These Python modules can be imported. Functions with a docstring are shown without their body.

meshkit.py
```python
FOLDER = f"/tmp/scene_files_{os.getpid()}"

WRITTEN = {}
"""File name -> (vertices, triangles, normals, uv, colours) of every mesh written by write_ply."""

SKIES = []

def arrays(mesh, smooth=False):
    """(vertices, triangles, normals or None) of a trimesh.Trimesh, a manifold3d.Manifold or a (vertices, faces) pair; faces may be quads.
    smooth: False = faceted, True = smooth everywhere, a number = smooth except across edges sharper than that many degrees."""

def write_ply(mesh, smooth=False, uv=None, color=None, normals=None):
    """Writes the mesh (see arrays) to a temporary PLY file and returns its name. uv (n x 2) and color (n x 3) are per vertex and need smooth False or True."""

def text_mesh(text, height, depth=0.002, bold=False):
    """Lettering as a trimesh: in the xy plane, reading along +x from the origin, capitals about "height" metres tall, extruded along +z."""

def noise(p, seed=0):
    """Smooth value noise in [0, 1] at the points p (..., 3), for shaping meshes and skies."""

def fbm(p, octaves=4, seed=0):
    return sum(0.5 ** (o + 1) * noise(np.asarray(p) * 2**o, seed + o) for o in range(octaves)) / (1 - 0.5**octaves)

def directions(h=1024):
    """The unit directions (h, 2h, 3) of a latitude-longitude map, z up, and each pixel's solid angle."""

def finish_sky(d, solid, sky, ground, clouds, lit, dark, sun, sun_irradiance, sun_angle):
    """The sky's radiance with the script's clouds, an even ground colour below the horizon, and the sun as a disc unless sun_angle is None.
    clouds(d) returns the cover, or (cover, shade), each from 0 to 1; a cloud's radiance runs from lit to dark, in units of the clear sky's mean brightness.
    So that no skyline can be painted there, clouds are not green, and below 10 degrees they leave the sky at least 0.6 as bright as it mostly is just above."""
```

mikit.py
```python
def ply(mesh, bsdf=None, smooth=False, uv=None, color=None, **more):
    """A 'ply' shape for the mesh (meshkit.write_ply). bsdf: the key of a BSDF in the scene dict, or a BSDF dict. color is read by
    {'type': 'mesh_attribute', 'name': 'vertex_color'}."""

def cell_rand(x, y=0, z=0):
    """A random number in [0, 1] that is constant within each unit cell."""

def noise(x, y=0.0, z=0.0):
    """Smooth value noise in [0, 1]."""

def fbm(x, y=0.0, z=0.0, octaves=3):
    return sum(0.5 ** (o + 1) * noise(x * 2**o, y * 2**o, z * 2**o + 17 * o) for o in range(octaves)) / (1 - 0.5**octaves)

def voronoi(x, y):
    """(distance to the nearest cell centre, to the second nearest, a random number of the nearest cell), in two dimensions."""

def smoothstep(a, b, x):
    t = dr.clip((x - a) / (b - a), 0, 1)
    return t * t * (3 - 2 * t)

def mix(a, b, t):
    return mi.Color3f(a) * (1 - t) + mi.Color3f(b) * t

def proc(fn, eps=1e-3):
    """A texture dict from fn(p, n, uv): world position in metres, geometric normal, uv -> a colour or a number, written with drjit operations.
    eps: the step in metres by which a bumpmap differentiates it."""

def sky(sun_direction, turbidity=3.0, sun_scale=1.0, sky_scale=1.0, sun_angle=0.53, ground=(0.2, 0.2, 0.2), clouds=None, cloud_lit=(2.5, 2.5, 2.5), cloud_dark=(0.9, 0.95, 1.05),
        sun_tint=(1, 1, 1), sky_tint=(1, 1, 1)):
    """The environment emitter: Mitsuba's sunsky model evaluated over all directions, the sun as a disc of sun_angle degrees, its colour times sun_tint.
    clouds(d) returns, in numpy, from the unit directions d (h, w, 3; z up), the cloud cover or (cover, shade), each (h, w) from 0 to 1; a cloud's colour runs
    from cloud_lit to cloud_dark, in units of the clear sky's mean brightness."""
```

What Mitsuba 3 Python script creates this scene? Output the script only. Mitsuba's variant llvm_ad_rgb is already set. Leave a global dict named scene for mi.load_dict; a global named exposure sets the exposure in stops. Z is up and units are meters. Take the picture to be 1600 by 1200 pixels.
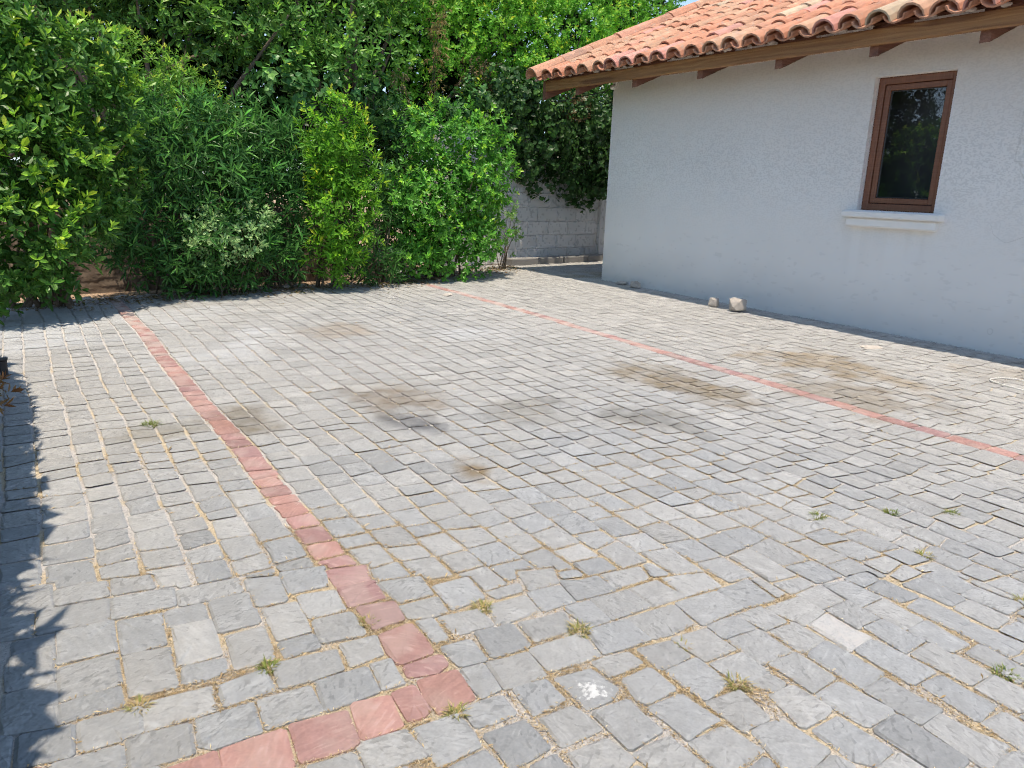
import math
import numpy as np
import trimesh
import drjit as dr
import mitsuba as mi
from shapely.geometry import Polygon, Point, box as sbox
from shapely.ops import unary_union
from shapely.strtree import STRtree
from scipy.spatial import cKDTree
import shapely
import mikit, meshkit
from mikit import proc, noise, fbm, voronoi, smoothstep, mix

T = mi.ScalarTransform4f
scene, labels = {}, {}

# ------------------------------------------------------------------ camera, sky, exposure
CAM_H = 1.05
CAM_FWD = np.array([0.5302, 0.8091, -0.2524])
CAM_UP = np.array([0.1084, 0.2299, 0.9672])
scene['camera'] = {'type': 'perspective', 'fov': 67.945, 'fov_axis': 'x', 'near_clip': 0.05, 'far_clip': 400.0,
                   'to_world': T().look_at(origin=[0, 0, CAM_H], target=(np.array([0, 0, CAM_H]) + CAM_FWD).tolist(), up=CAM_UP.tolist())}
SUN = (-0.11, -0.216, 1.0)
scene['sky'] = mikit.sky(SUN, turbidity=3, sun_scale=0.88, sky_scale=1.8, sun_tint=(0.95, 1.0, 1.06), sky_tint=(1.07, 1.0, 0.93), ground=(0.22, 0.21, 0.19))
exposure = 1.90

rng = np.random.default_rng(7)

# ------------------------------------------------------------------ helpers
def key_of(name):
    if name not in scene and name not in used:
        used.add(name)
        return name
    k = counters.get(name, 0)
    while True:
        k += 1
        n = f'{name}_{k:03d}'
        if n not in scene and n not in used:
            counters[name] = k
            used.add(n)
            return n
used, counters = set(), {}

def thing(name, label=None, cat=None, group=None, kind=None):
    k = key_of(name)
    d = {}
    if label: d['label'] = label
    if cat: d['category'] = cat
    if group: d['group'] = group
    if kind: d['kind'] = kind
    if d: labels[k] = d
    return k

def put(name, mesh, bsdf, parent=None, smooth=False, uv=None, color=None, label=None, cat=None, group=None, kind=None):
    k = key_of(parent + '__' + name if parent else name)
    scene[k] = mikit.ply(mesh, bsdf, smooth=smooth, uv=uv, color=color)
    d = {}
    if label: d['label'] = label
    if cat: d['category'] = cat
    if group: d['group'] = group
    if kind: d['kind'] = kind
    if d: labels[k] = d
    return k

def bevel_box(x0, x1, y0, y1, z0, z1, b=0.006):
    """A box with chamfered edges (convex hull of the 24 chamfer points)."""
    P = []
    for sx in (0, 1):
        for sy in (0, 1):
            for sz in (0, 1):
                c = np.array([(x0, x1)[sx], (y0, y1)[sy], (z0, z1)[sz]], float)
                i = np.array([1 - 2 * sx, 1 - 2 * sy, 1 - 2 * sz]) * b
                for a in range(3):
                    q = c + i
                    q[a] = c[a]
                    P.append(q)
    return trimesh.Trimesh(P, process=False).convex_hull

def xf(mesh, M):
    m = mesh.copy()
    m.apply_transform(M)
    return m

def cat_m(ms):
    return trimesh.util.concatenate(ms)

def tube(pts, radii, sides=7):
    p = np.asarray(pts, float)
    t = np.gradient(p, axis=0)
    t /= np.linalg.norm(t, axis=1, keepdims=True) + 1e-12
    a = np.cross(t, np.where(np.abs(t[:, 2:]) < 0.9, [0, 0, 1.0], [1.0, 0, 0]))
    a /= np.linalg.norm(a, axis=1, keepdims=True) + 1e-12
    b = np.cross(t, a)
    ang = np.arange(sides) * 2 * np.pi / sides
    r = np.broadcast_to(radii, (len(p),))
    v = p[:, None] + r[:, None, None] * (np.cos(ang)[None, :, None] * a[:, None] + np.sin(ang)[None, :, None] * b[:, None])
    i, j = np.meshgrid(np.arange(len(p) - 1), np.arange(sides), indexing='ij')
    q = np.stack([i * sides + j, i * sides + (j + 1) % sides, (i + 1) * sides + (j + 1) % sides, (i + 1) * sides + j], -1).reshape(-1, 4)
    f = np.vstack([q[:, [0, 1, 2]], q[:, [0, 2, 3]]])
    return trimesh.Trimesh(v.reshape(-1, 3), f, process=False)

def merge(list_vf):
    vs, fs, n = [], [], 0
    for v, f in list_vf:
        vs.append(v)
        fs.append(f + n)
        n += len(v)
    return np.vstack(vs), np.vstack(fs)

# ------------------------------------------------------------------ materials
# dirt on the paving: x, y, rx, ry, rotation, (darkening colour), strength
STAINS = [(0.77, 3.36, .16, .22, (.62, .56, .48), .8), (1.52, 3.35, .22, .30, (.62, .54, .46), .75), (1.43, 3.00, .13, .17, (.5, .5, .52), .9),
          (1.37, 2.33, .085, .11, (.72, .58, .42), .9), (3.05, 2.95, .24, .5, (.66, .57, .45), .85), (4.35, 3.00, .36, .6, (.72, .61, .47), .75),
          (2.46, 2.52, .2, .28, (.6, .58, .54), .7), (2.0, 2.93, .2, .25, (.64, .62, .58), .6), (3.75, 2.35, .3, .5, (.68, .6, .5), .6),
          (6.6, 7.5, .8, .35, (.8, .7, .52), .6), (1.9, 5.2, .3, .25, (.78, .68, .58), .6), (0.45, 3.3, .2, .12, (.72, .68, .6), .6), (5.3, 1.9, .5, .5, (.8, .72, .62), .5)]

def stain_mult(p):
    c = mi.Color3f(1.0)
    w = fbm(p.x * 6, p.y * 6, 3.0, 3) - 0.5
    sp = 0.55 + 0.9 * fbm(p.x * 22, p.y * 22, 1.0, 3)
    for x, y, rx, ry, col, s in STAINS:
        d = dr.sqrt(dr.square((p.x - x) / rx) + dr.square((p.y - y) / ry)) + w * 1.9
        c *= mix((1, 1, 1), col, smoothstep(1.3, 0.3, d) * s * sp * 1.15)
    return c

def stone_grain(p, seed):
    """Cleft, layered stone: streaks along a direction of the stone's own."""
    a = seed * 6.2832
    ca, sa = dr.cos(a), dr.sin(a)
    u, v = p.x * ca + p.y * sa, p.y * ca - p.x * sa
    w = noise(p.x * 26 + seed * 31, p.y * 26)
    return noise(u * 30 + w * 1.2 + seed * 57, v * 190 + w * 3.0), fbm(p.x * 210, p.y * 210, seed * 19, 2), fbm(p.x * 34, p.y * 34, seed * 31, 3)

def grey_fn(p, n, uv):
    tone, seed = uv.x, uv.y
    streak, fine, big = stone_grain(p, seed)
    base = mix((0.276, 0.283, 0.288), (0.318, 0.317, 0.310), smoothstep(0.1, 0.9, seed))
    warm = dr.maximum(smoothstep(2.0, 4.4, p.x + 0.12 * p.y) * 0.85, smoothstep(1.9, 3.6, p.y) * 0.6)  # sandy dust towards the house; distance glare painted into the stone colour
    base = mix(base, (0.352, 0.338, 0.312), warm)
    base *= 0.87 + 0.26 * tone
    base *= 0.70 + 0.10 * streak + 0.30 * fine + 0.24 * big
    a_ = seed * 6.2832 + 0.6
    fu, fv = p.x * dr.cos(a_) + p.y * dr.sin(a_), p.y * dr.cos(a_) - p.x * dr.sin(a_)
    fleck = smoothstep(0.60, 0.80, noise(fu * 62 + big * 3, fv * 170 + big * 4, seed * 13))
    base *= 1 - 0.26 * fleck * smoothstep(0.3, 0.6, big)
    pale = smoothstep(0.58, 0.9, streak) * smoothstep(0.45, 0.7, big) * 0.30
    base = mix(base, (0.46, 0.465, 0.465), pale)
    lime = smoothstep(0.52, 0.72, fbm(p.x * 1.1 + 4, p.y * 1.3, 2.0, 3)) * smoothstep(4.2, 5.0, p.y) * smoothstep(3.6, 2.6, p.x) * 0.5
    base = mix(base, (0.47, 0.48, 0.49), lime)
    chalk = smoothstep(1.3, 1.5, tone)
    base = mix(base, (0.45, 0.43, 0.41), chalk * smoothstep(0.25, 0.75, 0.5 * big + 0.5 * fine))
    # bird lime on one stone near the camera
    r = dr.sqrt(dr.square((p.x - 0.945) / 0.030) + dr.square((p.y - 1.085) / 0.038)) + (fbm(p.x * 75, p.y * 75, 0.5, 4) - 0.5) * 3.6
    base = mix(base, (0.68, 0.68, 0.67), smoothstep(0.8, 0.2, r) * 0.7)
    return base * stain_mult(p)

def grey_bump(p, n, uv):
    streak, fine, big = stone_grain(p, uv.y)
    ridge = dr.abs(2 * noise(p.x * 48 + uv.y * 17, p.y * 48) - 1)
    return 0.2 * streak + 0.9 * fine + 0.8 * big + 0.7 * ridge

def red_fn(p, n, uv):
    streak, fine, big = stone_grain(p, uv.y)
    base = mix((0.375, 0.215, 0.185), (0.295, 0.180, 0.175), uv.y) * (0.78 + 0.40 * uv.x)
    base *= 0.72 + 0.16 * streak + 0.22 * fine + 0.25 * big
    worn = smoothstep(0.62, 0.95, streak) * smoothstep(0.3, 0.8, big)
    base = mix(base, (0.50, 0.36, 0.33), worn * 0.55)
    patchy = fbm(p.x * 14, p.y * 14, 2.0, 3)
    dust = smoothstep(2.0, 7.5, p.y + 0.4 * p.x) * smoothstep(0.25, 0.7, patchy)
    base = mix(base, (0.44, 0.36, 0.32), dr.maximum(dust, 0.30 * smoothstep(0.35, 0.7, patchy)))
    return base * mix((1, 1, 1), stain_mult(p), 0.6)

def joint_fn(p, n, uv):
    a = fbm(p.x * 7, p.y * 7, 0.0, 3)
    b = fbm(p.x * 300, p.y * 300, 4.0, 2)
    straw = smoothstep(0.40, 0.62, a)
    base = mix((0.42, 0.395, 0.37), (0.45, 0.375, 0.265), straw * smoothstep(6.5, 3.0, p.y + p.x * 0.5))
    return base * (0.62 + 0.7 * b)

def soil_fn(p, n, uv):
    return mix((0.20, 0.135, 0.09), (0.36, 0.27, 0.19), fbm(p.x * 9, p.y * 9, 1.0, 4)) * (0.7 + 0.6 * noise(p.x * 160, p.y * 160))

def stucco_h(p, n, uv):
    s = p.y + p.x
    up = smoothstep(0.55, 1.5, p.z + 0.25 * noise(s * 1.4, p.z * 1.4))
    g = noise(s * 84, p.z * 140) * 0.8 + noise(s * 120, p.z * 160, 3.0) * 0.35
    return g * (0.35 + 0.75 * up) + 0.5 * fbm(s * 6, p.z * 6, 7.0, 2)

def stucco_fn(p, n, uv):
    s = p.y + p.x
    base = mix((0.85, 0.83, 0.795), (0.79, 0.765, 0.73), fbm(s * 1.6, p.z * 2.2, 2.0, 4))
    streak = smoothstep(0.55, 0.8, noise(s * 16, p.z * 0.9, 4.0)) * smoothstep(0.2, 0.95, p.z) * smoothstep(0.96, 0.90, p.z) * smoothstep(3.0, 3.15, p.y) * smoothstep(4.05, 3.9, p.y)
    base = mix(base, (0.55, 0.51, 0.46), streak * 0.16)
    crack = dr.abs(fbm(s * 1.7, p.z * 1.7, 9.0, 4) - 0.52)
    base = mix(base, (0.5, 0.48, 0.45), smoothstep(0.006, 0.001, crack) * smoothstep(0.5, 0.7, noise(s * 1.1, p.z * 1.3, 5.0)) * 0.35)
    pits = smoothstep(0.58, 0.30, noise(s * 84, p.z * 140)) * smoothstep(0.5, 1.4, p.z)
    base *= 1 - 0.15 * pits  # shading of the stucco pits painted into the colour
    base = mix(base, (0.74, 0.68, 0.63), smoothstep(1.2, 2.1, p.z + 0.3 * noise(s * 2, p.z * 2)) * 0.6)  # warm light bounced off the eave, painted into the upper wall
    splash = smoothstep(0.5, 0.05, p.z + 0.25 * (fbm(s * 4, p.z * 5, 1.0, 3) - 0.5)) * 0.30
    base = mix(base, (0.56, 0.54, 0.51), splash)
    scuff = smoothstep(0.68, 0.82, fbm(s * 16, p.z * 30, 6.0, 3)) * smoothstep(1.0, 0.4, p.z)
    base = mix(base, (0.6, 0.58, 0.55), scuff * 0.3)
    return base

def block_fn(p, n, uv):
    base = mix((0.76, 0.745, 0.73), (0.63, 0.605, 0.58), fbm(p.x * 5, p.z * 6, p.y * 3, 4))
    pit = smoothstep(0.70, 0.80, noise(p.x * 34, p.z * 30))
    return base * (1 - 0.22 * pit) * (0.93 + 0.14 * uv.x)

def block_h(p, n, uv):
    return fbm(p.x * 22, p.z * 22, p.y * 22, 3) + 0.5 * noise(p.x * 9, p.z * 40)

def mud_fn(p, n, uv):
    base = mix((0.13, 0.095, 0.07), (0.26, 0.20, 0.15), fbm(p.x * 7, p.z * 5, 3.0, 4))
    return mix(base, (0.09, 0.07, 0.055), smoothstep(0.62, 0.75, fbm(p.x * 14, p.z * 3, 8.0, 3)) * 0.8)

def tile_fn(p, n, uv):
    tone, seed = uv.x, uv.y
    base = mix((0.52, 0.238, 0.145), (0.51, 0.305, 0.195), smoothstep(0.15, 0.85, seed))
    base = mix(base, (0.49, 0.24, 0.20), smoothstep(0.72, 0.9, tone) * 0.8)
    base = mix(base, (0.52, 0.42, 0.29), smoothstep(0.93, 0.97, seed) * 0.8)
    base *= 0.82 + 0.30 * tone
    m = fbm(p.x * 11 + seed * 9, p.y * 11, p.z * 11, 4)
    base *= 0.70 + 0.56 * m
    soot = smoothstep(0.55, 0.75, fbm(p.x * 5, p.y * 5 + seed * 3, 2.0, 4)) * smoothstep(0.3, 0.8, tone)
    base = mix(base, (0.27, 0.17, 0.13), soot * 0.5)
    lichen = smoothstep(0.60, 0.72, fbm(p.x * 26, p.y * 26, seed * 5, 3))
    return mix(base, (0.36, 0.31, 0.25), lichen * 0.4)

def timber(p, along, across, up, c0, c1, c2):
    warp = fbm(along * 2.2, across * 12, up * 12, 2)
    r = noise(along * 1.6 + warp, across * 60, up * 75 + warp * 5)
    g = noise(along * 9, across * 260, up * 300)
    base = mix(c0, c1, r)
    base = mix(base, c2, smoothstep(0.62, 0.85, warp) * 0.7)
    return base * (0.72 + 0.5 * g)

def beam_fn(p, n, uv):
    return timber(p, p.y, p.x, p.z, (0.20, 0.088, 0.036), (0.40, 0.215, 0.088), (0.11, 0.045, 0.022))

def rafter_fn(p, n, uv):
    return timber(p, p.x, p.y, p.z, (0.17, 0.080, 0.054), (0.26, 0.125, 0.080), (0.12, 0.060, 0.045))

def frame_fn(p, n, uv):
    g = noise(p.y * 130, p.z * 5) * 0.5 + noise(p.y * 6, p.z * 140) * 0.5
    return mix((0.165, 0.064, 0.036), (0.245, 0.105, 0.056), g)

def rock_fn(p, n, uv):
    return mix((0.52, 0.47, 0.41), (0.34, 0.30, 0.26), fbm(p.x * 30, p.y * 30, p.z * 30, 3))

def bark_fn(p, n, uv):
    return mix((0.10, 0.075, 0.055), (0.23, 0.18, 0.135), fbm(p.x * 30, p.y * 30, p.z * 7, 3))

def prin(color, rough=0.85, spec=0.25, **k):
    return {'type': 'principled', 'base_color': color, 'roughness': rough, 'specular': spec, **k}

def rgb(*c):
    return {'type': 'rgb', 'value': list(map(float, c))}

def bump(inner, fn, scale, eps=1e-3):
    return {'type': 'twosided', 'bsdf': {'type': 'bumpmap', 'arbitrary': proc(fn, eps), 'scale': scale, 'bsdf': inner}}

def two(inner):
    return {'type': 'twosided', 'bsdf': inner}

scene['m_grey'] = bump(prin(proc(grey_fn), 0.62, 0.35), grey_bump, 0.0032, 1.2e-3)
scene['m_red'] = bump(prin(proc(red_fn), 0.72, 0.3), grey_bump, 0.004, 1.2e-3)
scene['m_joint'] = two(prin(proc(joint_fn), 0.95, 0.1))
scene['m_soil'] = two(prin(proc(soil_fn), 0.95, 0.1))
scene['m_stucco'] = bump(prin(proc(stucco_fn), 0.9, 0.15), stucco_h, 0.0042, 2e-3)
scene['m_block'] = bump(prin(proc(block_fn), 0.95, 0.1), block_h, 0.012, 4e-3)
scene['m_kerb'] = two(prin(rgb(0.22, 0.21, 0.20), 0.95, 0.1))
scene['m_mud'] = bump(prin(proc(mud_fn), 0.95, 0.1), block_h, 0.02, 5e-3)
scene['m_tile'] = two(prin(proc(tile_fn), 0.8, 0.25))
scene['m_beam'] = two(prin(proc(beam_fn), 0.6, 0.35))
scene['m_rafter'] = two(prin(proc(rafter_fn), 0.7, 0.25))
scene['m_frame'] = two(prin(proc(frame_fn), 0.4, 0.5))
scene['m_rock'] = two(prin(proc(rock_fn), 0.9, 0.2))
scene['m_bark'] = two(prin(proc(bark_fn), 0.9, 0.15))
scene['m_glass'] = {'type': 'thindielectric', 'int_ior': 1.52}
scene['m_room'] = two({'type': 'diffuse', 'reflectance': rgb(0.05, 0.05, 0.055)})
scene['m_sill'] = two(prin(rgb(0.82, 0.80, 0.76), 0.75, 0.25))
scene['m_mortar'] = two(prin(rgb(0.46, 0.40, 0.36), 0.9, 0.1))
scene['m_plastic'] = two(prin(rgb(0.74, 0.72, 0.66), 0.4, 0.5))
scene['m_wire'] = two(prin(rgb(0.05, 0.05, 0.05), 0.5, 0.4))
scene['m_iron'] = two(prin(rgb(0.07, 0.06, 0.055), 0.7, 0.4))
VC = {'type': 'mesh_attribute', 'name': 'vertex_color'}
def leaf_bsdf(rough, spec, trans):
    """Half thin translucent sheet, half waxy two-sided surface: a leaf lets light through and shines."""
    return {'type': 'blendbsdf', 'weight': 0.5,
            'a': {'type': 'principledthin', 'base_color': VC, 'roughness': 0.6, 'diff_trans': trans, 'eta': 1.4},
            'b': {'type': 'twosided', 'bsdf': prin(VC, rough, spec)}}
scene['m_leaf'] = leaf_bsdf(0.42, 0.4, 1.3)
scene['m_gloss_leaf'] = leaf_bsdf(0.36, 0.5, 1.1)
scene['m_straw'] = {'type': 'principledthin', 'base_color': {'type': 'mesh_attribute', 'name': 'vertex_color'}, 'roughness': 0.8, 'diff_trans': 0.4, 'eta': 1.3}
scene['m_petal'] = {'type': 'principledthin', 'base_color': {'type': 'mesh_attribute', 'name': 'vertex_color'}, 'roughness': 0.6, 'diff_trans': 0.8, 'eta': 1.35}

# ------------------------------------------------------------------ ground
def sheet(x0, x1, y0, y1, z, nx=1, ny=1):
    gx, gy = np.meshgrid(np.linspace(x0, x1, nx + 1), np.linspace(y0, y1, ny + 1), indexing='ij')
    v = np.stack([gx, gy, np.full_like(gx, z)], -1).reshape(-1, 3)
    i, j = np.meshgrid(np.arange(nx), np.arange(ny), indexing='ij')
    a = i * (ny + 1) + j
    q = np.stack([a, a + ny + 1, a + ny + 2, a + 1], -1).reshape(-1, 4)
    return v, np.vstack([q[:, [0, 1, 2]], q[:, [0, 2, 3]]])

put('ground', sheet(-80, 80, -80, 80, -0.06), 'm_soil', label='bare brown earth under the hedge at the back of the paving', kind='structure')

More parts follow.
